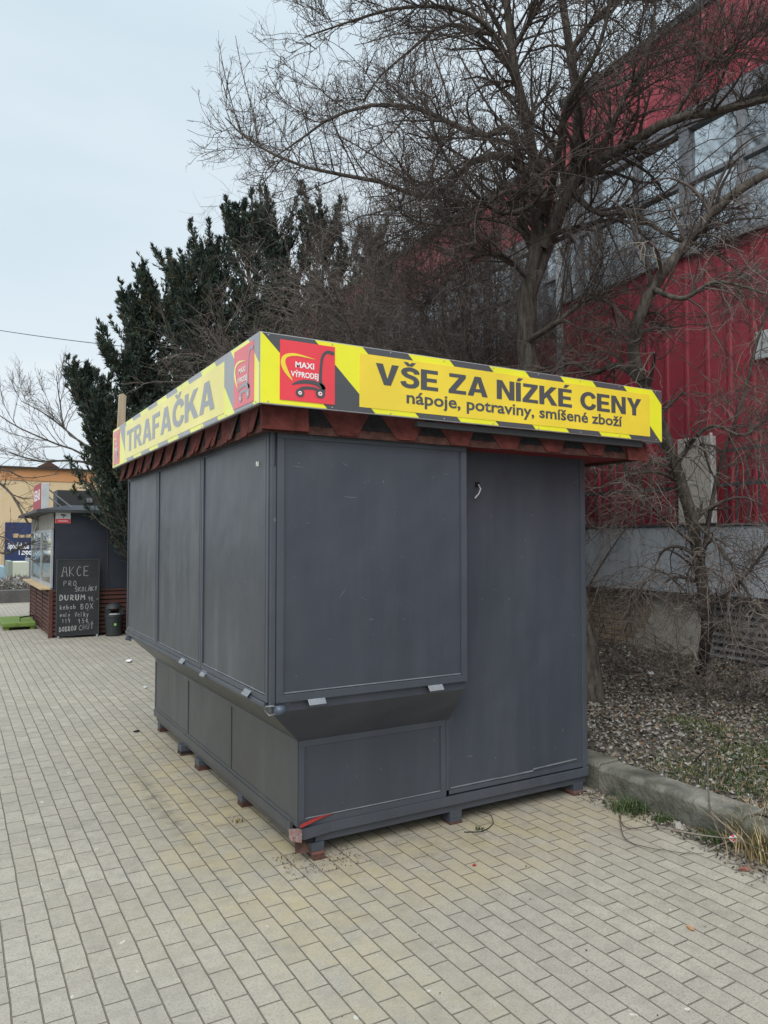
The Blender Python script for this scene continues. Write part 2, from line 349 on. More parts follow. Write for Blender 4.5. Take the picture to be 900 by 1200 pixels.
M['pavers'] = b.m
g = MB(); g.box(-60, 3.66, -20, 21.2, -.3, 0, M['pavers']); tag(g.build('paved_plaza'), kind='structure')
M['asphalt'] = mat('asphalt', (.10, .10, .10), .9, var=.25, vscale=2, bump=.4, bscale=150)
g = MB(); g.box(-900, 900, -600, 1200, -.6, -.305, M['asphalt']); tag(g.build('ground'), kind='structure')
g = MB(); g.box(-60, 60, 21.6, 60, -.3, -.02, M['asphalt']); tag(g.build('road'), kind='structure')
# planting bed
b = NB(bpy.data.materials.new('bed_soil')); oc = b.co('Object')
c = b.ramp(b.noise(oc, 40, 6, .8), [(.3, (.03, .025, .02)), (.5, (.11, .095, .078)), (.62, (.2, .18, .15)), (.75, (.36, .34, .31))])
gm = b.ramp(b.noise(oc, 1.3, 4), [(.5, K3), (.62, W3)])
b.l(b.mix(b.math('MULTIPLY', gm, .35), c, (.06, .075, .03)), b.p.inputs['Base Color']); b.p.inputs['Roughness'].default_value = .95
b.l(b.bump(b.noise(oc, 55, 6, .8), .9, .03), b.p.inputs['Normal']); M['soil'] = b.m
def bedz(x, y):
    t = min(1, max(0, (x-3.8)/3.4)); return .155+.12*t+.02*math.sin(x*3.1+y*1.7)+.018*math.sin(y*4.3-x*2)
nx, ny = 60, 300; bx = np.linspace(3.7, 8.6, nx); by = np.linspace(-4, 26, ny)
V = np.array([(x, y, bedz(x, y)) for y in by for x in bx]); ii = np.arange(nx*(ny-1)).reshape(ny-1, nx)[:, :-1].ravel()
Q = np.stack([ii, ii+1, ii+nx+1, ii+nx], 1); tag(big_mesh('planting_bed', V, Q, [M['soil']]), kind='structure')
# kerb
M['kerb'] = mat('kerb_concrete', (.075, .078, .062), .95, .2, col2=(.25, .242, .21), vscale=5, bump=1.0, bscale=45)
M['kerb2'] = mat('kerb_concrete_mossy', (.06, .064, .046), .95, .2, col2=(.21, .205, .175), vscale=5, bump=.9, bscale=60)
g = MB(); y = -3.0; i = 0
cuts = [-3, -1.55, -.55, .45, 1.45, 2.45, 3.46, 4.46, 5.46, 6.5, 7.5, 8.5, 9.5, 10.5, 11.5, 12.5, 14, 16, 18, 20, 21]
for y0, y1 in zip(cuts, cuts[1:]):
    dx = random.uniform(-.012, .012)+(-.03 if y1 < 2.5 else 0); dz = random.uniform(-.008, .008)-(.02 if y1 < 2.5 else 0)
    g.prism([(3.60+dx, y0+.004, -.1), (3.60+dx, y0+.004, .145+dz), (3.625+dx, y0+.004, .17+dz), (3.79+dx, y0+.004, .172+dz), (3.79+dx, y0+.004, -.1)], (0, y1-y0-.008, 0), M['kerb'] if i % 2 else M['kerb2']); i += 1
k = g.build('kerb', bevel=.006); tag(k, kind='structure')

# ------------------------------------------------------------------ hall building
XB = 7.45
SC = XB
def hz(y, x, X): return onX(x, y, X).z
z_band0 = hz(684, 685, XB); z_band1 = hz(619, 750, XB); z_w0 = hz(265, 900, XB); z_w1 = hz(75, 900, XB); z_top = hz(0, 836, XB)
hall = thing('hall_building', (XB, 6, 0), 'long red clad hall with ribbon windows and a grey plinth behind the bare trees', 'building')
b = NB(bpy.data.materials.new('red_cladding')); oc = b.co('Object')
n = b.noise(b.co('Object', (1, 1, .25)), 2.0, 5)
b.l(b.ramp(n, [(.3, (.25, .024, .04)), (.7, (.37, .04, .062))]), b.p.inputs['Base Color']); b.p.inputs['Roughness'].default_value = .5
b.l(b.bump(b.noise(oc, 1.5, 3), .2, .03), b.p.inputs['Normal']); M['redclad'] = b.m
def clad(name, X, y0, y1, z0, z1, pitch=.28):
    m = MB(); y = y0
    while y < y1-.01:
        e = min(y+pitch, y1)
        m.box(X+.008, X+.3, y, e, z0, z1, M['redclad'])
        m.prism([(X+.008, y+.0, z0), (X-.006, y+.02, z0), (X-.006, y+.05, z0), (X+.008, y+.07, z0)], (0, 0, z1-z0), M['redclad'])
        y = e
    return m.build(name, hall)
M['glass'] = mat('window_glass', (.55, .6, .63), .08, 1.0, .9, bump=.05, bscale=1.5)
M['frame_grey'] = mat('window_frame_grey', (.20, .21, .23), .5, var=.2, vscale=4)
M['trim'] = mat('dark_trim', (.05, .052, .056), .6)
YE = 7.75; X2 = 8.35
for X, ya, yb in ((XB, -3, YE), (X2, YE, 24)):
    clad('lower_cladding', X, ya, yb, z_band1 if X == XB else 0, z_w0)
    clad('upper_cladding', X, ya, yb, z_w1+.02, z_top)
    m = MB(); m.box(X-.03, X+.3, ya, yb, z_top, z_top+.10, M['trim']); m.build('roof_edge', hall)
    m = MB(); m.box(X-.02, X+.28, ya, yb, z_w1-.22, z_w1+.02, M['frame_grey']); m.box(X-.05, X+.28, ya, yb, z_w0, z_w0+.07, M['frame_grey']); m.build('window_rail', hall)
    y = ya
    while y < yb-.1:
        e = min(y+1.45, yb)
        m = MB(); h0, h1 = z_w0+.07, z_w1-.22
        for p in (y, y+(e-y)*.5-.03, e-.07): m.box(X-.01, X+.14, p, p+.07, h0, h1, M['frame_grey'])
        m.box(X, X+.12, y+.07, e-.07, h0+(h1-h0)*.55, h0+(h1-h0)*.55+.05, M['frame_grey'])
        f = m.build('window', hall)
        m = MB(); m.box(X+.05, X+.07, y+.07, e-.07, h0, h1, M['glass']); m.build('pane', f)
        y = e
m = MB(); m.box(XB+.3, 16, -3, YE-.02, 0, z_top-.03, M['trim']); m.box(X2+.3, 16, YE, 24, 0, z_top-.03, M['trim']); m.build('roof', hall)
m = MB(); m.box(XB-.01, XB+.9, YE, YE+.12, 0, z_top-.01, M['offwhite']); m.build('corner_panel', hall)
b = NB(bpy.data.materials.new('grey_render')); oc = b.co('Object')
n = b.noise(b.co('Object', (1, 2.5, .6)), 2.4, 7, .7)
b.l(b.ramp(n, [(.3, (.28, .31, .345)), (.55, (.40, .43, .465)), (.75, (.50, .53, .56))]), b.p.inputs['Base Color']); b.p.inputs['Roughness'].default_value = .85
b.l(b.bump(b.noise(oc, 20, 5), .3, .01), b.p.inputs['Normal']); M['render'] = b.m
m = MB(); m.box(XB-.35, XB+.3, -3, 24, z_band0, z_band1-.0, M['render']); m.box(XB-.37, XB+.0, -3, 24, z_band1+.002, z_band1+.03, M['trim']); m.build('plinth_band', hall, .004)
b = NB(bpy.data.materials.new('old_brick')); oc = b.co('Object'); sp = b.new('SeparateXYZ'); b.l(oc, sp.inputs[0]); cm = b.new('CombineXYZ'); b.l(sp.outputs[1], cm.inputs[0]); b.l(sp.outputs[2], cm.inputs[1])
bt = b.new('TexBrick')
for k, v in (('Scale', 1), ('Mortar Size', .006), ('Mortar Smooth', .3), ('Bias', 0), ('Brick Width', .2), ('Row Height', .066)): bt.inputs[k].default_value = v
bt.inputs['Color1'].default_value = (.30, .215, .14, 1); bt.inputs['Color2'].default_value = (.43, .345, .25, 1); bt.inputs['Mortar'].default_value = (.12, .10, .08, 1); b.l(cm.outputs[0], bt.inputs['Vector'])
dirt = b.ramp(b.noise(oc, 1.6, 5), [(.35, W3), (.62, K3)]); c = b.mix(b.math('MULTIPLY', dirt, .5), bt.outputs['Color'], (.24, .21, .18))
b.l(c, b.p.inputs['Base Color']); b.p.inputs['Roughness'].default_value = .95
b.l(b.bump(b.math('SUBTRACT', b.noise(oc, 18, 5), bt.outputs['Fac']), .7, .012), b.p.inputs['Normal']); M['brick'] = b.m
M['plaster'] = mat('old_cement', (.36, .335, .29), .95, .2, col2=(.5, .475, .43), vscale=3, bump=.5, bscale=25)
XW = XB-.12
yl0 = onX(830, 740, XW).y
m = MB(); m.box(XW, XB+.3, yl0-.02, 24, -.2, z_band0, M['brick']); m.build('brick_wall', hall)
m = MB(); pr = [(740, 700), (826, 700), (826, 790), (735, 790), (716, 775), (738, 740)]; pr = [onX(x, y, XW-.018) for x, y in ((772, 692), (829, 692), (829, 800), (720, 800), (733, 758), (757, 733))]
for p in pr: p.z = min(p.z, z_band0)
m.prism(pr, (.03, 0, 0), M['plaster']); m.build('cement_patch', hall)
M['louvre'] = mat('louvre_metal', (.24, .24, .245), .7, var=.35, vscale=5, bump=.3)
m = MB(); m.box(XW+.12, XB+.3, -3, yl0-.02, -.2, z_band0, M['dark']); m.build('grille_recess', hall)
m = MB(); z = .16
while z < z_band0-.06:
    m.prism([(XW-.03, -3, z), (XW+.09, -3, z+.055), (XW+.09, -3, z+.068), (XW-.03, -3, z+.013)], (0, yl0-.04+3, 0), M['louvre']); z += .078
for y in (yl0-.07, yl0-1.5, yl0-2.95, yl0-4.4): m.box(XW-.045, XW+.1, y, y+.045, .1, z_band0-.003, M['louvre'])
m.build('louvre_grille', hall)
# terrace railing on the plinth, with its concrete post
XR = XB-.30; zr0 = z_band1+.03; zr1 = hz(524, 900, XR); zrm = hz(570, 850, XR)
rl = thing('terrace_railing', (XR, 5, zr0), 'dark thin barred metal railing standing on the grey plinth before the red wall', 'railing')
m = MB(); m.box(XR-.015, XR+.015, -2, 14, zr1, zr1+.03, M['trim']); m.build('top_rail', rl)
m = MB(); m.box(XR-.02, XR+.02, -2, 14, zrm, zrm+.035, M['trim']); m.build('middle_rail', rl)
m = MB(); y = -2
while y < 14: m.box(XR-.008, XR+.008, y, y+.016, zr0, zr1, M['trim']); y += .125
m.build('bars', rl)
y0 = onX(835, 560, XR-.1).y; y1 = onX(797, 560, XR-.1).y
m = MB(); m.box(XR-.14, XR-.03, y0, y1, zr0+.001, hz(513, 815, XR-.1), M['plaster']); m.box(XR-.145, XR-.11, y0-.02, y0, zr0+.001, hz(510, 815, XR-.1), M['offwhite'])
ps = m.build('concrete_post', bevel=.008); tag(ps, 'rough grey concrete post with a pale edge standing among the railing bars', 'post')
m = MB(); p = onX(882, 414, XB-.06); m.box(XB-.06, XB-.01, p.y-.45, p.y-.02, p.z-.08, p.z+.22, M['offwhite'])
tag(m.build('wall_box', bevel=.01), 'small white box fixed on the red wall at the right', 'wall box')

# ------------------------------------------------------------------ the main kiosk
KX0, KX1, KY0, KY1 = 1.52, 3.495, 3.46, 6.47
UX0, UX1, UY0 = 1.283, 2.405, 3.25           # overhanging shutter box
ZB, ZF, ZC0, ZC1, ZT = .072, .148, .595, .80, 2.13
kiosk = thing('market_kiosk', (2.5, 5, 0), 'closed dark grey metal sales kiosk with yellow sale sign and red shingle eaves', 'kiosk')
P, PF, PD, PBs, BD = M['paint'], M['paint_frame'], M['paint_dusty'], M['paint_base'], M['bead']
m = MB()
m.box(KX0+.02, KX1-.01, KY0+.02, KY1-.02, ZF, ZT, P)
m.build('body', kiosk)
m = MB()   # the front wall to the right of the shutter, one tall sheet
m.box(UX1-.01, KX1, KY0, KY0+.02, ZF+.03, ZT, P)
m.box(KX1-.035, KX1+.004, KY0-.006, KY0+.03, ZF, ZT, PF)
m.build('front_panel', kiosk, .003)
# lower left & front panels with raised rims
def rimmed(name, o, u, v, wu, hv, nrm, face, rim, rw=.03, th=.006, bead=True, par=None):
    """sheet of size wu x hv with a raised rim; o lower-left, u/v unit directions, nrm outward."""
    o, u, v, nrm = map(Vector, (o, u, v, nrm)); m = MB()
    m.prism([o, o+u*wu, o+u*wu+v*hv, o+v*hv], -nrm*.02, face)
    def strip(a, b_, c, d, mt, t): m.prism([o+u*a+v*c, o+u*b_+v*c, o+u*b_+v*d, o+u*a+v*d], nrm*t, mt)
    strip(0, wu, 0, rw, rim, th); strip(0, wu, hv-rw, hv, rim, th); strip(0, rw, rw, hv-rw, rim, th); strip(wu-rw, wu, rw, hv-rw, rim, th)
    if bead:
        strip(rw+.002, wu-rw-.002, rw+.004, rw+.010, BD, .004); strip(rw+.001, rw+.005, rw+.012, hv-rw-.004, rim, .008); strip(wu-rw-.005, wu-rw-.001, rw+.012, hv-rw-.004, rim, .008)
    return m.build(name, par or kiosk, .0015)
yA = onX(220, 830, KX0).y; yB = onX(270, 880, KX0).y
ys = [KY1, yA, yB, KY0+.0]
for a, c in zip(ys, ys[1:]):
    rimmed('lower_side_panel', (KX0, a, ZF+.02), (0, -1, 0), (0, 0, 1), a-c-.002, ZC0-ZF-.02, (-1, 0, 0), PBs, PBs, .022, .005, False)
xm = onY(522, 900, KY0).x
rimmed('lower_front_panel', (KX0, KY0, ZF+.02), (1, 0, 0), (0, 0, 1), xm-KX0, ZC0-ZF-.02, (0, -1, 0), P, PF, .032, .005)
m = MB()
for x0, x1, z0, z1 in ((xm+.004, KX1-.04, ZF+.03, ZF+.055),): m.box(x0, x1, KY0-.005, KY0, z0, z1, PF)
m.box(xm+.002, xm+.02, KY0-.005, KY0, ZF+.03, ZC0, PF)
for a, c in ((0, .35), (.35, .62), (.62, .98)):
    x0 = xm+.03+(KX1-xm-.1)*a; x1 = xm+.03+(KX1-xm-.1)*c; q = .012*(a > .5)
    m.prism([(x0, KY0, ZF+.06+q), (x1, KY0, ZF+.062+q*1.5), (x1, KY0, ZF+.069+q*1.5), (x0, KY0, ZF+.066+q)], (0, -.005, 0), BD)
m.build('front_trim', kiosk)
# bottom flange and base beams
m = MB()
m.box(KX0+.17, KX1+.006, KY0-.012, KY0+.03, ZF-.03, ZF+.02, PF); m.box(KX0-.012, KX0+.03, KY0+.12, KY1, ZF-.03, ZF+.02, PBs)
m.prism([(KX0+.17, KY0-.012, ZF-.03), (KX0+.17, KY0-.012, ZF+.02), (KX0+.02, KY0-.03, ZF+.02), (KX0-.045, KY0-.055, ZF+.03), (KX0-.045, KY0-.055, ZF-.012), (KX0+.02, KY0-.03, ZF-.035)], (0, .02, 0), PF)
m.prism([(KX0-.012, KY0+.12, ZF-.03), (KX0-.012, KY0+.12, ZF+.02), (KX0-.022, KY0+.06, ZF+.035), (KX0-.022, KY0+.06, ZF-.02)], (.02, 0, 0), PBs)
m.box(KX1-.0, KX1+.02, KY0, KY1, ZF-.03, ZF+.02, PF)
m.build('flange', kiosk, .002)
m = MB()
m.box(KX0+.10, KX1, KY0+.012, KY0+.09, ZB, ZF-.03, PF); m.box(KX0+.012, KX0+.09, KY0+.10, KY1, ZB, ZF-.03, PBs)
m.box(KX1-.08, KX1-.001, KY0+.1, KY1, ZB, ZF-.03, PBs); m.box(KX0+.1, KX1-.1, KY1-.08, KY1, ZB, ZF-.03, PBs); m.box(KX0+.1, KX1-.1, KY0+.1, KY1-.1, ZF-.05, ZF-.002, M['dark'])  # dark slab between the beams: shade and dirt under the kiosk, painted as colour
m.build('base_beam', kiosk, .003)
m = MB()   # torn corner: scraped red and white fender end, exposed rust
m.prism([(KX0-.062, KY0-.062, ZF+.035), (KX0-.005, KY0-.055, ZF+.025), (KX0-.005, KY0-.055, ZF-.035), (KX0-.062, KY0-.062, ZF-.012)], (0, .035, 0), M['fender'])
m.prism([(KX0-.002, KY0-.035, ZF+.030), (KX0+.0, KY0-.034, ZF+.042), (KX0+.09, KY0-.02, ZF+.056), (KX0+.19, KY0-.008, ZF+.058), (KX0+.10, KY0-.017, ZF+.046)], (0, .012, 0), M['red_paint'])
m.box(KX0+.01, KX0+.09, KY0+.015, KY0+.09, ZB, ZF+.0, M['dark']); m.prism([(KX0-.02, KY0-.01, .05), (KX0+.05, KY0-.02, .045), (KX0+.04, KY0, .08), (KX0-.015, KY0+.01, .09)], (.01, .012, .004), M['rust'])
m.build('torn_fender', kiosk)
for i, (fx, fy, s, mt) in enumerate(((KX0+.11, KY0+.035, .034, M['rusty_pink']), (2.49, KY0+.05, .04, PF), (KX1-.06, KY0+.05, .04, M['rusty_pink']), (KX0+.05, 4.36, .04, M['rust']), (KX0+.04, 5.2, .05, M['rust']), (KX0+.03, 5.62, .05, M['dark']), (KX0+.05, 6.38, .04, M['rust']), (KX1-.06, 5, .04, PF), (KX1-.06, 6.4, .04, PF))):
    m = MB(); m.box(fx-s, fx+s, fy-s, fy+s, .03, ZB+.002, PF); m.box(fx-s*.98, fx+s*.98, fy-s*.98, fy+s*.98, .012, .0295, mt); m.box(fx-s*1.05, fx+s*1.05, fy-s*1.05, fy+s*1.05, .001, .012, M['rust']); m.build('foot', kiosk, .003)
# chamfered underside of the overhang (left and front)
m = MB()
zu = .875
prof = [(UX0, UY0), (KX0-.004, KY0-.004)]
e1 = xm+.02
m.face([(UX0+.012, UY0+.012, ZC1), (UX1-.002, UY0+.012, ZC1), (e1, KY0-.003, ZC0), (KX0-.003, KY0-.003, ZC0)], P)
m.face([(UX0+.012, UY0+.012, ZC1), (KX0-.003, KY0-.003, ZC0), (KX0-.003, KY1, ZC0), (UX0+.012, KY1, ZC1)], PBs)
m.face([(UX1-.002, UY0+.012, ZC1), (UX1-.002, KY0, ZC1+.02), (e1, KY0-.003, ZC0)], P)
m.face([(UX0+.012, KY1, ZC1), (KX0-.003, KY1, ZC0), (KX0, KY1, ZC1)], PBs)
m.box(UX0+.012, UX1-.002, UY0+.012, UY0+.03, ZC1, ZT, P); m.box(UX0+.012, UX0+.03, UY0+.03, KY1, ZC1, ZT, PD); m.box(UX1-.02, UX1-.002, UY0+.03, KY0, ZC1, ZT, P)
m.box(UX0+.03, KX0+.02, KY1-.015, KY1, ZC1, ZT, PD)
m.build('overhang', kiosk)
# shutters
ztop = ZT-.015
yS1 = onX(237, 650, UX0).y; yS2 = onX(185, 650, UX0).y
sh = rimmed('front_shutter', (UX0+.028, UY0, zu-.03), (1, 0, 0), (0, 0, 1), UX1-UX0-.028, ztop-zu+.03, (0, -1, 0), P, PF, .035, .008)
m = MB(); m.box(UX0, UX0+.026, UY0, UY0+.02, zu-.04, ztop-.17, PF); m.box(UX0, UX0+.017, UY0, UY0+.018, ztop-.17, ztop, PF); m.build('corner_strip', kiosk, .002)
rimmed('side_shutter', (UX0, yS1-.004, zu-.03), (0, -1, 0), (0, 0, 1), yS1-UY0-.006-.02, ztop-zu+.03, (-1, 0, 0), PD, PF, .028, .006)
rimmed('side_shutter', (UX0, yS2-.004, zu-.03), (0, -1, 0), (0, 0, 1), yS2-yS1-.008, ztop-zu+.03, (-1, 0, 0), PD, PF, .026, .006)
rimmed('side_shutter', (UX0, KY1+.004, zu-.03), (0, -1, 0), (0, 0, 1), KY1-yS2-.002, ztop-zu+.03, (-1, 0, 0), PD, PF, .026, .006)
# long sill tube beneath the side shutters, latches, padlock, little hooks
m = MB(); m.box(UX0-.012, UX0+.012, UY0+.05, KY1+.02, zu-.055, zu-.032, M['paint_frame']); m.build('sill_bar', kiosk, .004)
def latch(p, axis):
    m = MB(); x, y, z = p
    if axis == 'x': m.prism([(x-.045, y-.028, z-.014), (x+.045, y-.028, z-.014), (x+.045, y-.002, z+.018), (x-.045, y-.002, z+.018)], (0, .006, .005), M['latch']); m.prism([(x-.045, y-.028, z-.014), (x+.045, y-.028, z-.014), (x+.045, y-.022, z-.026), (x-.045, y-.022, z-.026)], (0, .004, 0), M['paint_frame'])
    else: m.prism([(x-.028, y-.045, z-.014), (x-.028, y+.045, z-.014), (x-.002, y+.045, z+.018), (x-.002, y-.045, z+.018)], (.006, 0, .005), M['latch']); m.prism([(x-.028, y-.045, z-.014), (x-.028, y+.045, z-.014), (x-.022, y+.045, z-.026), (x-.022, y-.045, z-.026)], (.004, 0, 0), M['paint_frame'])
    m.build('latch', kiosk, .0015)
for px_, py_ in ((370, 822), (509, 806)): q = onY(px_, py_, UY0); latch((q.x, UY0, q.z+.005), 'x')
for px_, py_ in ((216, 775), (241, 790), (292, 812)): q = onX(px_, py_, UX0); latch((UX0, q.y, q.z+.005), 'y')
q = onY(317, 823, UY0-.03)
m = MB(); m.tube([(UX0+.012, UY0-.04, zu-.055), (UX0+.052, UY0-.04, zu-.055)], .022, M['bluemetal'], 14)
m.tube([(UX0+.014, UY0-.04, zu-.04), (UX0-.005, UY0-.045, zu-.03), (UX0-.028, UY0-.02, zu-.035), (UX0-.03, UY0-.01, zu-.055), (UX0-.015, UY0-.03, zu-.075), (UX0+.014, UY0-.04, zu-.068)], .0035, M['latch'], 8); m.build('padlock', kiosk, smooth=True)
q = onX(150, 742, UX0); m = MB(); m.tube([(UX0-.015, KY1-.02, zu-.085), (UX0+.03, KY1-.03, zu-.1)], .018, M['bluemetal'], 12); m.build('padlock', kiosk)
m = MB(); q = onY(556, 577, KY0); m.tube([(q.x+.02, KY0-.012, q.z+.045), (q.x+.022, KY0-.03, q.z+.02), (q.x+.004, KY0-.035, q.z-.01), (q.x-.012, KY0-.02, q.z-.035)], .004, M['white'], 8)
m.box(q.x+.005, q.x+.035, KY0-.006, KY0, q.z+.03, q.z+.06, M['dark']); m.build('wire_hook', kiosk)
m = MB(); q = onX(303, 543, UX0); m.box(UX0-.012, UX0, q.y-.004, q.y+.004, q.z-.014, q.z+.008, M['white']); m.build('hook', kiosk)
for (xa_, ya_, xb_, yb_) in ((343, 546, 357, 547.5), (402, 543, 408, 546), (404, 582, 419, 583), (519, 555, 526, 556), (398, 700, 405, 690)):
    A, B = onY(xa_, ya_, UY0), onY(xb_, yb_, UY0); A.y = B.y = UY0-.0004; n1_ = Vector((0, 0, .0016))
    m = MB(); m.prism([A-n1_*.4, (A+B)/2-n1_*1.4, B-n1_*.3, B+n1_*.3, (A+B)/2+n1_*.2, A+n1_*.4], (0, .0003, 0), BD); m.build('scratch', kiosk)
# eaves: felted roof slab, red soffit, shingle skirt
FX0, FX1, FY0, FY1 = 1.222, 3.745, 3.205, 6.56
zf0, zf1 = 2.105, 2.235
m = MB(); m.box(FX0+.03, FX1-.02, FY0+.03, FY1-.03, ZT+.002, zf1+.06, M['felt']); m.build('roof', kiosk)
m = MB(); m.box(FX0+.03, FX1-.02, FY0+.03, FY1-.03, ZT-.012, ZT, M['soffit']); m.build('soffit', kiosk)
def skirt(o, u, L_, nrm, curl, name):
    o, u, nrm = Vector(o), Vector(u), Vector(nrm); up = Vector((0, 0, 1)); m = MB(); H = .155
    slope = nrm*.0-up*H+nrm*.035; z1 = Vector((0, 0, H))
    def pt(a, hgt, off): return o+u*a+up*hgt+nrm*((H-hgt)*.2+off)
    def quad(a0, a1, b0, b1, h0, h1, off, mt, th=.004, tw=0):
        f = [pt(b0, h0, off), pt(b1, h0, off+tw), pt(a1, h1, off+tw*.4), pt(a0, h1, off)]
        m.prism(f, -nrm*th, mt)
    quad(0, L_, 0, L_, -.006, H, 0, M['brown_shingle'], .02)
    a = -.06 if not curl else -.02; i = 0; pitch = .335
    if curl: pitch = .30
    while a < L_-.02:
        j = random.uniform(-.008, .008); tw = random.uniform(.003, .011) if curl else random.uniform(0, .004); dz = random.uniform(-.005, .0045)
        l, r = max(a, 0), min(a+pitch*.88, L_)
        quad(max(a+j, 0), min(a+pitch*.95+j, L_), max(a+pitch*.32, 0), min(a+pitch*.63, L_), .0+dz, H, .006, M['red_shingle'], .004, tw)
        quad(min(a+pitch*.94, L_), min(a+pitch*1.0, L_), min(a+pitch*.68, L_), min(a+pitch*1.27, L_), .035, H, .0045, M['dark_shingle'], .002)
        if curl and a+pitch*.5 < L_:
            c_ = a+pitch*.62; quad(c_, min(c_+pitch*.42, L_), c_+.02, min(c_+pitch*.36, L_), .004, H, .010, M['red_shingle'] if i % 3 else M['brown_shingle'], .004, random.uniform(.008, .016))
        a += pitch; i += 1
    return m.build(name, kiosk)
skirt((FX0, FY0+.03, zf0+.002), (1, 0, 0), FX1-FX0, (0, -1, 0), False, 'shingle_skirt')
skirt((FX0+.03, FY1, zf0+.0), (0, -1, 0), FY1-FY0, (-1, 0, 0), True, 'shingle_skirt')
skirt((FX1-.03, FY0, zf0+.002), (0, 1, 0), FY1-FY0, (1, 0, 0), False, 'shingle_skirt')
m = MB(); m.prism([(FX0-.01, FY0-.025, zf0+.004), (FX0+.22, FY0-.03, zf0+.004), (FX0+.22, FY0-.015, zf1), (FX0-.01, FY0-.01, zf1)], (0, .02, 0), M['red_shingle']); m.build('corner_shingle', kiosk); m = MB(); m.prism([(FX1-.15, FY0-.03, zf0-.01), (FX1+.02, FY0-.035, zf0-.012), (FX1+.02, FY0-.01, zf1-.02), (FX1-.15, FY0-.01, zf1-.02)], (0, .01, 0), M['red_shingle']); m.build('corner_shingle', kiosk)
m = MB(); xa = onY(489, 490, FY0-.04).x; m.prism([(xa, FY0-.045, 2.18), (FX1-.05, FY0-.045, 2.175), (FX1-.05, FY0-.045, 2.215), (xa, FY0-.045, 2.205)], (0, .03, 0), M['trim']); m.build('sign_rail', kiosk)
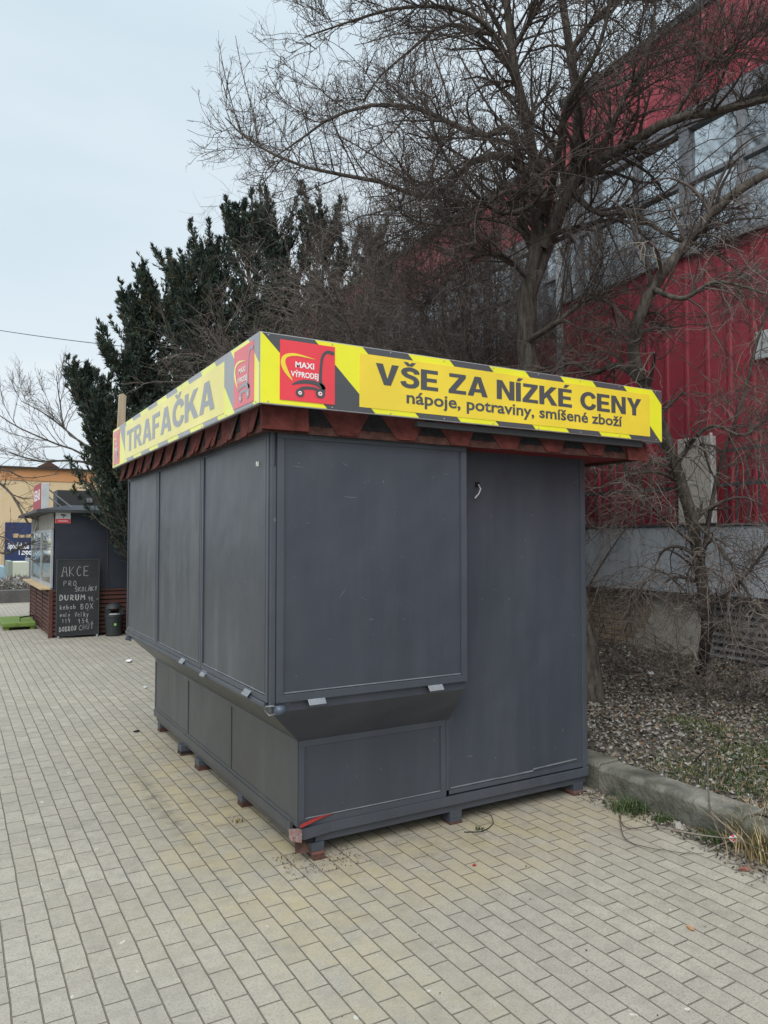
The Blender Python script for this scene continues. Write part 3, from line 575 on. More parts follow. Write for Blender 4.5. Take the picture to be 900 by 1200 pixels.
# --- sign boards
SX0, SX1, SY0, SY1 = 1.175, 3.835, 3.125, 6.62
SZ0, SZ1 = 2.212, 2.536
def board(name, o, u, W, sheen, inner, logos, texts, hh):
    o, u = Vector(o), Vector(u); up = Vector((0, 0, 1)); nn = u.cross(up)
    k = 'f_' if sheen else 'sign_'; Yl, Or, Gr, Rd, Wh = (M[k+c] for c in ('yellow', 'orange', 'grey', 'red', 'white'))
    def poly(pts, lay, mt, m_): m_.prism([o+u*a+up*h for a, h in pts], nn*lay, mt)
    m = MB(); m.prism([o-nn*.02, o+u*W-nn*.02, o+u*W+up*hh-nn*.02, o+up*hh-nn*.02], nn*.019, M['alu'])
    poly([(.004, .004), (W-.004, .004), (W-.004, hh-.004), (.004, hh-.004)], .0005, Yl, m); bd = m.build(name, kiosk)
    # diagonal hazard bands at 45 degrees, clipped to the board
    m = MB(); per, wd, a = .512, .258, inner[2]
    def clip(pts):
        def cut(p, f, inter):
            out_ = []
            for i in range(len(p)):
                A, B = p[i-1], p[i]
                if f(B):
                    if not f(A): out_.append(inter(A, B))
                    out_.append(B)
                elif f(A): out_.append(inter(A, B))
            return out_
        for lim, s in ((.004, 1), (W-.004, -1)):
            if not pts: break
            pts = cut(pts, lambda q: (q[0]-lim)*s >= 0, lambda A, B: (lim, A[1]+(B[1]-A[1])*(lim-A[0])/(B[0]-A[0])))
        return pts
    while a < W:
        p = clip([(a, hh-.004), (a+wd, hh-.004), (a+wd+hh, .004), (a+hh, .004)])
        if len(p) > 2: poly(p, .0015, Gr, m)
        a += per
    m.build('hazard_stripe', bd)
    m = MB(); poly([(inner[0], .028), (inner[1], .028), (inner[1], hh-.035), (inner[0], hh-.035)], .0025, Or, m); m.build('inner_panel', bd)
    for (a0, a1, h0, h1) in logos:
        wl, hl = a1-a0, h1-h0; m = MB(); poly([(a0, h0), (a1, h0), (a1, h1), (a0, h1)], .0035, Rd, m); lg = m.build('logo_panel', bd)
        def U(q): return (a0+q[0]*wl, h0+q[1]*hl)
        def ribbon(path, ws, mt, m_, lay=.0048):
            P_ = [Vector(U(q)) for q in path]; n_ = len(P_); l_, r_ = [], []
            for i in range(n_):
                t = (P_[min(i+1, n_-1)]-P_[max(i-1, 0)]).normalized(); s_ = Vector((-t.y, t.x))*ws[i]*wl*.5
                l_.append(P_[i]+s_); r_.append(P_[i]-s_)
            for i in range(n_-1): m_.face([o+u*q.x+up*q.y+nn*lay for q in (l_[i], l_[i+1], r_[i+1], r_[i])], mt)
        def smooth(p, n_=6):
            o_ = []
            for i in range(len(p)-1):
                p0, p1, p2, p3 = p[max(i-1, 0)], p[i], p[i+1], p[min(i+2, len(p)-1)]
                for j in range(n_):
                    t = j/n_; o_.append(tuple(.5*((2*p1[k_])+(-p0[k_]+p2[k_])*t+(2*p0[k_]-5*p1[k_]+4*p2[k_]-p3[k_])*t*t+(-p0[k_]+3*p1[k_]-3*p2[k_]+p3[k_])*t**3) for k_ in range(len(p1))))
            return o_+[tuple(p[-1])]
        m = MB()
        for path in ([(.95, .884, .07), (.85, .892, .05), (.774, .817, .05), (.742, .67, .05), (.73, .378, .055), (.786, .273, .07), (.774, .16, .06)],
                     [(.21, .27, .02), (.38, .33, .06), (.60, .34, .07), (.75, .29, .08), (.79, .24, .08)],
                     [(.307, .17, .02), (.405, .227, .05), (.60, .24, .05), (.774, .2, .05)]):
            q = smooth(path); ribbon([(a_, b_) for a_, b_, _ in q], [c_ for _, _, c_ in q], Gr, m)
        for cx, cy, rr in ((.356, .143, .06), (.725, .165, .07)):
            q = [(cx+rr*math.cos(g_), cy+rr*.9*wl/hl*math.sin(g_)) for g_ in np.linspace(0, 2*PI, 17)]; ribbon(q, [.04]*17, Gr, m, .0052)
            q = [(cx+rr*.4*math.cos(g_), cy+rr*.36*wl/hl*math.sin(g_)) for g_ in np.linspace(0, 2*PI, 17)]; ribbon(q, [.018]*17, Wh, m, .0056)
        q = [(.958+.03*math.cos(g_), .884+.03*math.sin(g_)) for g_ in np.linspace(0, 2*PI, 13)]; m.face([o+u*U(v)[0]+up*U(v)[1]+nn*.0052 for v in q[:-1]], Gr)
        m.build('cart_mark', lg)
        m = MB(); q = smooth([(.22, .337, .01), (.15, .42, .05), (.085, .52, .08), (.05, .63, .08), (.1, .73, .06), (.28, .775, .04), (.627, .738, .005)])
        ribbon([(a_, b_) for a_, b_, _ in q], [c_ for _, _, c_ in q], M['sign_orange'] if not sheen else Or, m); m.build('swoosh', lg)
        for tx, ua, ub, va, vb in (('MAXI', .27, .61, .565, .665), ('VÝPRODEJ', .19, .69, .405, .50)):
            text_obj(tx, Wh, o+u*(a0+ua*wl)+up*(h0+va*hl)+nn*.0048, u, up, (ub-ua)*wl, (vb-va)*hl, .025, .0008, lg)
    for tx, a0, a1, h0, h1, bold in texts:
        if bold > .03:
            block_text(tx, Gr, o+u*a0+up*h0+nn*.0036, u, up, a1-a0, h1-h0, bd); continue
        text_obj(tx, Gr, o+u*a0+up*h0+nn*.0035, u, up, a1-a0, h1-h0, .022, .0008, bd)
    return bd
def fr(x, y): q = onY(x, y, SY0); return q.x-SX0, q.z-SZ0
def fl(x, y): q = onX(x, y, SX0); return SY1-q.y, q.z-SZ0
l0, l1 = fr(328, 397), fr(392, 472.5)
t0, t1 = fr(440, 452), fr(751, 481); s0, s1 = fr(476, 478), fr(729, 499)
i0, i1 = fr(421, 440)[0], fr(761, 480)[0]
print('sign', fr(304, 388), fr(775, 453), l0, l1, t0, t1, s0, s1, 'tops', [round(fr(x, y)[0], 3) for x, y in ((308, 389), (367, 396), (478, 412), (524, 418), (573, 425), (614, 430), (656, 436), (694, 441), (731, 447))], 'capV', fr(440, 423), fr(440, 452), fr(751, 460), fr(751, 483))
board('sign_board', (SX0, SY0, SZ0), (1, 0, 0), SX1-SX0, False, (i0, i1, .012), [(l0[0], l1[0], .025, .30)],
      [("VS^E ZA NI'ZKE' CENY", t0[0], t1[0], .148, .252, .032), ('nápoje, potraviny, smíšené zboží', s0[0], s1[0], .072, .135, .028)], SZ1-SZ0)
a = [fl(x, y)[0] for x, y in ((149, 520), (252, 480), (275, 440), (298, 430), (147, 520), (263, 470), (133.5, 525), (139, 520))]
print('left', a, fl(304, 388), fl(132, 504), fl(132, 546))
board('sign_board', (SX0, SY1, SZ0), (0, -1, 0), SY1-SY0, True, (a[4], a[5], .28), [(a[2], a[3], .02, .30), (max(a[6], .03), .30, .02, .30)],
      [('TRAFAC^KA', a[0], a[1], .075, .24, .035)], SZ1-SZ0)
m = MB(); m.box(SX1-.02, SX1, SY0+.02, 5.0, SZ0, SZ1, M['alu']); m.build('sign_back', kiosk)
m = MB()
for xx in (1.3, 1.9, 2.5, 3.1, 3.7): m = MB(); m.box(xx, xx+.03, SY0+.022, SY0+.05, 2.24, SZ1-.02, M['alu']); m.build('sign_bracket', kiosk)
for yy in (3.6, 4.4, 5.2, 6.0): m = MB(); m.box(SX0+.022, SX0+.05, yy, yy+.03, 2.24, SZ1-.02, M['alu']); m.build('sign_bracket', kiosk)
for i in range(9):
    for h in (.012, SZ1-SZ0-.012):
        x = SX0+.04+i*.32; m = MB(); m.tube([(x, SY0, SZ0+h), (x, SY0-.004, SZ0+h)], .0035, M['alu'], 8); m.build('screw', kiosk)
        y = SY0+.04+i*.42; m = MB(); m.tube([(SX0, y, SZ0+h), (SX0-.004, y, SZ0+h)], .0035, M['alu'], 8); m.build('screw', kiosk)
M['raw_wood'] = mat('raw_wood', (.35, .27, .18), .85, col2=(.5, .4, .28), vscale=8, stretch=(1, 1, .15), bump=.4)
m = MB(); q = onY(141, 500, 6.75); q2 = onY(144.5, 461, 6.75)
m.prism([(q.x-.03, 6.75, 2.3), (q.x+.035, 6.75, 2.3), (q2.x+.025, 6.75, q2.z-.02), (q2.x+.0, 6.75, q2.z), (q2.x-.03, 6.75, q2.z-.01)], (0, .05, 0), M['raw_wood'])
tag(m.build('wooden_post'), 'split raw wooden post sticking up behind the far end of the yellow sign', 'post')

# ------------------------------------------------------------------ second kiosk
AX0, AX1, AY0, AY1 = 1.42, 4.3, 13.3, 16.9
snack = thing('snack_kiosk', (2.8, 15, 0), 'dark navy snack kiosk with brown slatted base and lit serving window, beyond the grey kiosk', 'kiosk')
M['navy'] = mat('navy_board', (.022, .028, .042), .6, var=.2, vscale=3, bump=.15, bscale=12)
M['slat'] = mat('brown_slat', (.085, .03, .022), .7, var=.3, vscale=6, stretch=(.3, .3, 3), bump=.2)
M['old_wood'] = mat('grey_wood', (.22, .2, .18), .8, col2=(.36, .33, .29), vscale=9, stretch=(1, 3, .3))
M['counter'] = mat('counter_wood', (.5, .36, .2), .6, var=.2, vscale=5)
M['silver'] = mat('silver_frame', (.42, .45, .47), .45, .5, .4, var=.2, vscale=7)
M['interior'] = mat('kiosk_interior', (.55, .5, .38), .8, col2=(.2, .17, .12), vscale=6)
M['pane'] = mat('clear_pane', (.9, .95, .9), .05, .5); pn = M['pane'].node_tree.nodes['Principled BSDF']; pn.inputs['Transmission Weight'].default_value = 1; pn.inputs['IOR'].default_value = 1.1
m = MB(); m.box(AX0+.03, AX1, AY0+.02, AY0+.06, .7, 2.05, M['navy']); m.box(AX0+.9, AX1, AY0+.06, AY1, .1, 2.05, M['navy'])
m.box(AX0+.03, AX0+.06, AY0+.06, AY0+.14, .7, 2.05, M['navy']); m.box(onY(126, 640, AY0).x, onY(126, 640, AY0).x+.012, AY0+.008, AY0+.02, .72, 2.03, M['trim']); m.build('wall', snack)
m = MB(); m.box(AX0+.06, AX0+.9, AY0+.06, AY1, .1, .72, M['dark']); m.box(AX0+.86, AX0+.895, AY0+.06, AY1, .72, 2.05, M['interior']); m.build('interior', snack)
m = MB(); z = .04
while z < .74:
    m.box(AX0-.01, AX1, AY0-.012, AY0+.012, z, z+.05, M['slat']); m.box(AX0-.012, AX0+.012, AY0+.02, AY1, z, z+.05, M['slat']); z += .071
m.box(AX0-.03, AX0+.03, AY0-.03, AY0+.03, .0, .77, M['slat']); m.box(AX0-.02, AX1, AY0-.02, AY0+.02, .745, .775, M['slat'])
for y in (14.4, 15.5, 16.6): m.box(AX0-.025, AX0-.012, y, y+.06, .02, .77, M['slat'])
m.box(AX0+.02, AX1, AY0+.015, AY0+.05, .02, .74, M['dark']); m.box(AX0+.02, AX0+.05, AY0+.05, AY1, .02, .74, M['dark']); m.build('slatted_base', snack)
m = MB(); m.box(AX0-.15, AX0+.05, AY0+.1, AY1-.1, .78, .81, M['counter']); m.build('counter', snack, .004)
m = MB(); m.box(AX0, AX0+.03, AY0+.0, AY1, 1.78, 2.05, M['old_wood']); m.build('upper_boards', snack)
m = MB()
for y in (AY0+.02, 15.0, AY1-.1): m.box(AX0, AX0+.05, y, y+(.11 if y in (AY0+.02, AY1-.1) else .05), .812, 1.779, M['silver'])
m.box(AX0+.002, AX0+.05, AY0+.13, AY1-.1, .812, .86, M['silver']); m.box(AX0+.002, AX0+.05, AY0+.13, AY1-.1, 1.73, 1.779, M['silver']); wf = m.build('window', snack)
m = MB(); m.box(AX0+.02, AX0+.026, AY0+.13, AY1-.1, .862, 1.728, M['pane']); m.build('pane', wf)
ml = bpy.data.materials.new('lit_poster'); ml.use_nodes = True; pp = ml.node_tree.nodes['Principled BSDF']; pp.inputs['Base Color'].default_value = (.7, .68, .45, 1); pp.inputs['Emission Color'].default_value = (1, .93, .6, 1); pp.inputs['Emission Strength'].default_value = .8
m = MB()
for y, z, a_, h_ in ((13.6, 1.4, .5, .25), (14.4, 1.3, .5, .35), (15.1, 1.35, .6, .3), (16, 1.3, .6, .35), (14.0, .95, .4, .2)): m.box(AX0+.3, AX0+.31, y, y+a_, z, z+h_, ml)
m.build('lit_menu', snack)
m = MB()
m.hexa([(AX0-.24, AY0-.14, 2.055), (AX1+.1, AY0-.14, 2.055), (AX1+.1, AY1+.14, 2.055), (AX0-.24, AY1+.14, 2.055), (AX0-.24, AY0-.14, 2.10), (AX1+.1, AY0-.14, 2.10), (AX1+.1, AY1+.14, 2.10), (AX0-.24, AY1+.14, 2.10)], M['trim'])
m.hexa([(AX0-.22, AY0-.12, 2.101), (AX1+.08, AY0-.12, 2.101), (AX1+.08, AY1+.12, 2.101), (AX0-.22, AY1+.12, 2.101), (AX0+.3, AY0+.4, 2.2), (AX1-.4, AY0+.4, 2.2), (AX1-.4, AY1-.4, 2.2), (AX0+.3, AY1-.4, 2.2)], M['navy']); m.build('roof', snack)
M['dull_red'] = mat('dull_red_sign', (.36, .035, .045), .5, var=.1)
bx_ = [onX(34, 599, 1.25), onX(47, 589, 1.25), onX(47, 571, 1.25), onX(34, 578, 1.25)]
sg = thing('rooftop_sign', (1.3, 14, 2.1), 'red and white lettered box sign standing on the snack kiosk roof', 'sign')
q0, q1 = 13.35, 14.65
m = MB(); m.box(1.26, 1.38, q0, q1, 2.11, 2.54, M['offwhite']); m.build('case', sg, .006)
m = MB(); m.box(1.252, 1.2585, q0+.02, q1-.02, 2.12, 2.55, M['dull_red']); fc = m.build('face', sg)
text_obj('KEBAB', M['sign_white'], (1.2515, q1-.1, 2.28), (0, -1, 0), (0, 0, 1), 1.05, .18, .02, .0008, fc)
for y in (13.5, 14.4): m = MB(); m.tube([(1.38, y, 2.45), (1.75, y, 2.15)], .012, M['silver'], 6); m.build('brace', sg)
ac = thing('roof_unit', (2.1, 15, 2.15), 'dark grey ventilation unit with pale patch on the snack kiosk roof', 'roof unit')
m = MB(); m.box(1.65, 2.6, 14.7, 15.3, 2.16, 2.52, M['trim']); m.build('housing', ac, .01)
m = MB(); m.box(2.15, 2.25, 14.66, 14.695, 2.3, 2.38, M['frame_grey']); m.build('plate', ac)
# camera warning sign
cs = thing('camera_notice', (1.58, AY0, 1.96), 'small white and red camera surveillance notice on the navy wall', 'sign')
p0, p1 = onY(65, 613, AY0), onY(83, 601, AY0)
m = MB(); m.box(p0.x, p1.x, AY0+.01, AY0+.018, p0.z, p1.z, M['sign_white']); m.build('plate', cs)
m = MB(); m.box(p0.x+.003, p1.x-.003, AY0+.005, AY0+.0095, p0.z+.003, p0.z+.07, M['sign_red']); m.box(p0.x+.04, p1.x-.04, AY0+.003, AY0+.0048, p0.z+.03, p0.z+.042, M['sign_white']); m.build('red_band', cs)
m = MB(); mxx = (p0.x+p1.x)/2; m.prism([(mxx-.03, AY0+.009, p1.z-.02), (mxx+.04, AY0+.009, p1.z-.035), (mxx+.035, AY0+.009, p1.z-.06), (mxx-.035, AY0+.009, p1.z-.045)], (0, -.004, 0), M['sign_grey']); m.box(mxx+.0, mxx+.012, AY0+.006, AY0+.009, p1.z-.085, p1.z-.055, M['sign_grey']); m.build('camera_mark', cs)
# chalkboard
CB0, CB1 = 1.50, 2.135; CY = 13.14
cb = thing('chalkboard', (1.82, CY, 0), 'tall black chalkboard with handwritten menu leaning at the navy kiosk', 'chalkboard')
M['slate'] = mat('slate', (.014, .017, .019), .6, col2=(.03, .034, .037), vscale=3)
M['chalk'] = mat('chalk', (.42, .43, .43), .95)
m = MB(); m.box(CB0, CB1, CY, CY+.03, .05, 1.275, M['slate']); m.build('slate_panel', cb)
m = MB(); m.box(CB0-.012, CB0, CY-.006, CY+.035, .04, 1.285, M['trim']); m.box(CB1, CB1+.012, CY-.006, CY+.035, .04, 1.285, M['trim']); m.box(CB0, CB1, CY-.006, CY+.035, 1.276, 1.286, M['trim']); m.box(CB0, CB1, CY-.006, CY+.035, .038, .049, M['trim']); m.build('frame', cb)
for x in (CB0+.01, CB1-.03): m = MB(); m.box(x, x+.025, CY-.03, CY+.04, 0.001, .037, M['silver']); m.build('caster', cb)
G = {'A': [[(0, 0), (.25, 1), (.5, .95), (.6, 0), (.8, 0)], [(.1, .45), (.55, .45)], [(-.1, 0), (.15, .05)]], 'K': [[(.05, 0), (.05, 1)], [(.55, 1), (.08, .45), (.6, 0)]], 'C': [[(.6, .9), (.35, 1), (.08, .6), (.1, .2), (.35, 0), (.6, .15)]],
     'E': [[(.6, 1), (.1, 1), (.05, 0), (.6, 0)], [(.07, .5), (.5, .52)]], 'P': [[(.1, 0), (.12, 1), (.5, .95), (.55, .6), (.12, .5)]], 'R': [[(.1, 0), (.12, 1), (.5, .9), (.5, .6), (.12, .5), (.6, 0)]], 'O': [[(.3, 1), (.05, .6), (.1, .1), (.4, 0), (.6, .4), (.5, .9), (.3, 1)]],
     'S': [[(.6, .92), (.3, 1), (.05, .85), (.1, .62), (.5, .42), (.55, .15), (.3, 0), (0, .1)]], 'L': [[(.1, 1), (.08, 0), (.5, 0)]], 'Y': [[(.05, 1), (.3, .5), (.55, 1)], [(.3, .5), (.25, 0)]], 'D': [[(.1, 0), (.1, 1), (.45, .85), (.6, .4), (.4, .05), (.1, 0)]],
     'U': [[(.05, 1), (.08, .2), (.3, 0), (.5, .2), (.55, 1)]], 'M': [[(.05, 0), (.1, 1), (.35, .4), (.6, 1), (.68, 0)]], '9': [[(.5, .9), (.2, 1), (.1, .7), (.4, .55), (.55, .9), (.45, 0)]], '0': [[(.3, 1), (.08, .5), (.3, 0), (.5, .5), (.3, 1)]], ',': [[(.15, .1), (.05, -.15)]], '-': [[(.05, .4), (.45, .42)]],
     'B': [[(.1, 0), (.12, 1), (.5, .85), (.12, .52), (.58, .3), (.4, 0), (.1, 0)]], 'X': [[(.05, 1), (.55, 0)], [(.55, 1), (.05, 0)]], 'k': [[(.1, 0), (.1, 1)], [(.45, .6), (.12, .3), (.5, 0)]], 'e': [[(.08, .3), (.5, .35), (.4, .6), (.1, .5), (.12, .05), (.5, .05)]], 'b': [[(.1, 1), (.1, 0), (.45, .05), (.5, .45), (.12, .5)]],
     'a': [[(.5, .55), (.15, .5), (.1, .05), (.45, .1), (.5, .55), (.55, 0)]], 'm': [[(.05, 0), (.08, .55), (.25, .5), (.28, 0)], [(.28, .45), (.45, .55), (.5, 0)]], 'l': [[(.15, 1), (.12, 0), (.25, .02)]], 'y': [[(.05, .55), (.25, .1)], [(.5, .6), (.1, -.35)]], '1': [[(.1, .7), (.3, 1), (.3, 0)]], '5': [[(.5, 1), (.15, 1), (.12, .6), (.45, .5), (.4, .05), (.05, 0)]],
     'H': [[(.1, 0), (.1, 1)], [(.55, 1), (.55, 0)], [(.1, .5), (.55, .5)]], 'T': [[(0, 1), (.7, 1.02)], [(.32, 1), (.3, 0)]], 'V': [[(.05, 1), (.3, 0), (.55, 1.05)]], "'": [[(.3, 1.15), (.45, 1.4)]], '^': [[(.15, 1.4), (.3, 1.15), (.45, 1.4)]]}
m = MB(); sx = (CB1-CB0)/(115-68)
def hand(txt, u0, v0, u1, hh, slant=0, lw=.0026):
    """u,v in fractions of the board; marks ' and ^ sit over the letter before them."""
    m = MB(); base_ = [c_ for c_ in txt if c_ not in "'^"]; n_ = len(base_); w_ = (u1-u0)/n_; i = -1
    for c_ in txt:
        if c_ in "'^": q = i
        else: i += 1; q = i
        if c_ == ' ': continue
        for st in G[c_]:
            pts = [(u0+(q+.08+p_[0]*1.15)*w_+random.uniform(-.004, .004), v0+slant*(q/n_)+p_[1]*hh+random.uniform(-.003, .003)) for p_ in st]
            for (xa_, ya_), (xb_, yb_) in zip(pts, pts[1:]):
                A = Vector((CB0+xa_*(CB1-CB0), CY-.0012, .05+ya_*1.225)); B = Vector((CB0+xb_*(CB1-CB0), CY-.0012, .05+yb_*1.225))
                d = (B-A).normalized(); s_ = Vector((-d.z, 0, d.x))*lw*random.uniform(.8, 1.5); m.face([A+s_-d*.002, B+s_+d*.002, B-s_+d*.002, A-s_-d*.002], M['chalk'])
    m.build('chalk_writing', cb)
hand('AKCE', .09, .785, .78, .125); hand('PRO', .13, .655, .48, .065); hand("S^KOLA'KY", .42, .575, .98, .055, .012)
hand('DURUM', .04, .465, .68, .07, -.005, .006); hand('90,-', .74, .44, 1.02, .06); hand('kebab', .06, .345, .46, .06, lw=.0032); hand('BOX', .55, .34, .9, .07, lw=.0032)
hand("maly'", .07, .25, .33, .05); hand("Velky'", .42, .24, .78, .06); hand('119', .12, .165, .33, .05); hand('150', .5, .15, .78, .055, lw=.0032); hand("DOBROU", .05, .05, .48, .06, .01, .0042); hand("CHU'T^", .52, .055, .9, .065, .02)
# litter bin
q = onZ(132, 744); bnx, bny = 2.375, 13.1
M['bin'] = mat('black_plastic', (.025, .03, .033), .5, var=.2, vscale=6, bump=.2)
bn = thing('litter_bin', (bnx, bny, 0), 'round black domed litter bin with a small green sticker beside the chalkboard', 'litter bin')
m = MB(); prof = [(0, .115), (.02, .125), (.3, .14), (.32, .148), (.36, .148)]
m.tube([(bnx, bny, z) for z, _ in prof], [r for _, r in prof], M['bin'], 20); m.build('body', bn, smooth=False)
m = MB(); hood = [(.46, .14), (.50, .13), (.53, .10), (.55, .05), (.555, .005)]
m.tube([(bnx, bny, z) for z, _ in hood], [r for _, r in hood], M['bin'], 20)
for g_ in (-.95, .95, 2.3, -2.3): m.box(bnx+.125*math.sin(g_)-.035, bnx+.125*math.sin(g_)+.035, bny-.125*math.cos(g_)-.008, bny-.125*math.cos(g_)+.008, .35, .47, M['bin'])
m.build('hood', bn)
m = MB(); m.tube([(bnx, bny, .361), (bnx, bny, .375)], .12, M['offwhite'], 16); m.build('bag', bn)
M['green_st'] = mat('green_sticker', (.25, .5, .12), .5)
m = MB(); m.tube([(bnx+.0, bny-.142, .2), (bnx+.0, bny-.146, .2)], .022, M['green_st'], 12); m.build('sticker', bn)
# green mat / pallet
M['turf'] = mat('green_plastic', (.10, .17, .03), .8, col2=(.16, .24, .05), vscale=12, bump=.8, bscale=60)
gp = thing('green_platform', (1.05, 15.2, 0), 'low green turf covered step on feet left of the snack kiosk', 'step')
m = MB(); m.box(.80, 1.345, 14.75, 16.1, .05, .13, M['turf']); m.build('top', gp, .02)
for x, y in ((.84, 14.78), (1.25, 14.78), (.84, 15.95), (1.25, 15.95)): m = MB(); m.box(x, x+.07, y, y+.07, .001, .05, M['turf']); m.build('foot', gp)
m = MB(); m.tube([(1.1, 15.0, .135), (1.1, 15.0, .2), (1.35, 15.3, .2), (1.35, 15.3, .135)], .012, M['dark'], 6); m.build('handle', gp)

# ------------------------------------------------------------------ far left background
M['far_hedge'] = mat('twiggy_hedge', (.10, .09, .075), .95, col2=(.2, .185, .16), vscale=14, bump=1, bscale=30)
M['wall_dark'] = mat('dark_low_wall', (.075, .072, .07), .9, col2=(.12, .115, .11), vscale=4, bump=.4)
m = MB(); m.box(-8, 5, 21.2, 21.6, -.2, .32, M['wall_dark']); tag(m.build('low_wall', bevel=.01), 'dark low concrete wall at the far edge of the plaza', 'wall')
# hedge: dense clipped twigs
hn = 9000; P0 = np.stack([rng.uniform(-3, 4, hn), rng.uniform(21.7, 22.6, hn), rng.uniform(.1, .55, hn)], 1); P0[:, 2] += .06*np.sin(P0[:, 0]*5)
dd = rng.normal(size=(hn, 3)); dd[:, 2] = np.abs(dd[:, 2]); dd /= np.linalg.norm(dd, axis=1)[:, None]; sd_ = np.cross(dd, rng.normal(size=(hn, 3))); sd_ /= np.linalg.norm(sd_, axis=1)[:, None]
V = np.concatenate([P0-sd_*.012, P0+sd_*.012, P0+dd*.18], 0); T = np.stack([np.arange(hn), np.arange(hn)+hn, np.arange(hn)+2*hn], 1)
hg = big_mesh('hedge', V, T, [M['twig_pale'], M['far_hedge'], M['offwhite']], rng.integers(0, 3, hn)*(rng.random(hn) < .6)+0, tri=True); tag(hg, 'low grey twiggy hedge behind the dark low wall', 'hedge')
FYb = 36.0
bl = thing('apartment_building', (4, FYb, 0), 'cream rendered building with an orange band under its eaves, far behind the snack kiosk', 'building')
M['cream'] = mat('cream_render', (.60, .45, .26), .9, col2=(.68, .52, .32), vscale=.5)
M['orange'] = mat('orange_render', (.58, .28, .12), .9, var=.06, vscale=1)
p = onY(3, 546, FYb); pb = onY(3, 562, FYb)
m = MB(); m.box(p.x, p.x+14, FYb, FYb+12, -.3, pb.z, M['cream']); m.build('wall', bl)
m = MB(); m.box(p.x-.02, p.x+14, FYb-.03, FYb+12, pb.z+.001, p.z-.05, M['orange']); m.build('orange_band', bl)
m = MB(); m.box(p.x-.15, p.x+14.2, FYb-.2, FYb+12.2, p.z-.049, p.z, M['trim']); r_ = m.build('roof', bl)
m = MB(); q = onY(57, 545, FYb+3); m.prism([(q.x-.5, FYb+3, q.z-.1), (q.x+.5, FYb+3, q.z-.1), (q.x, FYb+3, q.z+.2)], (0, 3, 0), M['rust']); m.build('dormer', r_)
bnr = thing('shop_banner', (4, FYb-.1, 1), 'navy advertising banner with white lettering on the cream building', 'banner')
M['navy_print'] = mat('navy_print', (.02, .035, .11), .6, var=.1)
a0, a1, a2 = onY(5, 665, FYb-.15), onY(6, 612, FYb-.15), onY(62, 612, FYb-.15)
m = MB(); m.box(a0.x, a2.x, FYb-.15, FYb-.1, a0.z, a1.z, M['navy_print']); bp = m.build('panel', bnr)
t0_, t1_ = onY(9, 643, FYb-.16), onY(34, 643, FYb-.16)
text_obj('Spotřebiče', M['sign_white'], (t0_.x, FYb-.155, t0_.z), (1, 0, 0), (0, 0, 1), t1_.x-t0_.x, .26, .03, .002, bp)
t0_, t1_ = onY(22, 650, FYb-.16), onY(37, 650, FYb-.16)
text_obj('i zapo', M['sign_white'], (t0_.x, FYb-.155, t0_.z), (1, 0, 0), (0, 0, 1), t1_.x-t0_.x, .26, .03, .002, bp)
m = MB(); t0_, t1_ = onY(15, 630, FYb-.16), onY(40, 630, FYb-.16)
x = t0_.x
while x < t1_.x: w_ = random.uniform(.1, .22); m.box(x, x+w_, FYb-.157, FYb-.151, t0_.z, t0_.z+random.uniform(.1, .2), M['counter']); x += w_+.04
m.build('ornament', bp)
ct = thing('garden_shed', (1.6, 24, 0), 'pale green white container shed standing in front of the navy banner', 'shed')
c0, c1, c2 = onY(9, 690, 24), onY(15, 659, 24), onY(34, 659, 24)
M['shed'] = mat('pale_shed', (.55, .58, .47), .7, var=.08, vscale=2); M['shed2'] = mat('green_grey_trim', (.25, .29, .25), .7)
m = MB(); m.box(c1.x, c2.x, 24, 25.5, -.1, c1.z, M['shed']); m.build('wall', ct)
m = MB(); m.box(c0.x, c1.x-.002, 24, 25.5, -.1, c1.z+.03, M['shed2']); m.box(c2.x+.002, c2.x+.25, 23.9, 25.4, -.1, c1.z+.1, M['frame_grey']); m.build('side_door', ct)
# parked car, cut by the frame edge
car = thing('parked_car', (0.2, 26.5, 0), 'pale blue parked car beyond the hedge at the left edge of the photo', 'car')
M['car'] = mat('light_blue_car', (.35, .5, .6), .25, .5, .2, coat=.6); M['tyre'] = mat('tyre', (.02, .02, .02), .9)
cx, cy = -.75, 26.0
cp = [(0, .35), (.02, .75), (.25, .85), (.9, .93), (1.5, 1.32), (2.8, 1.34), (3.5, .98), (3.95, .9), (4.05, .4)]
cp = [(cx-1.75+a_, c_) for a_, c_ in cp]
m = MB(); m.prism([(a_, cy, c_-.1) for a_, c_ in cp], (0, 1.7, 0), M['car']); m.build('body', car, .05)
m = MB(); m.prism([(cx-1.75+a_, cy-.004, c_-.1) for a_, c_ in ((1.05, .94), (1.55, 1.27), (2.7, 1.28), (3.3, .98))], (0, 1.708, 0), M['dark']); m.build('window', car)
for wx_ in (.75, 3.25):
    for wy in (cy-.01, cy+1.53): m = MB(); m.tube([(cx-1.75+wx_, wy, .28), (cx-1.75+wx_, wy+.18, .28)], .3, M['tyre'], 20); m.build('wheel', car)
# overhead wire
m = MB(); A = at(-60, 377, 24); B = at(125, 396, 20); C_ = at(420, 425, 17)
pts = [A+(C_-A)*t-Vector((0, 0, .5*4*t*(1-t)*.4)) for t in np.linspace(0, 1, 20)]
m.tube(pts, .011, M['trim'], 5); tag(m.build('overhead_wire'), 'thin dark overhead wire crossing the sky at the left', 'wire')

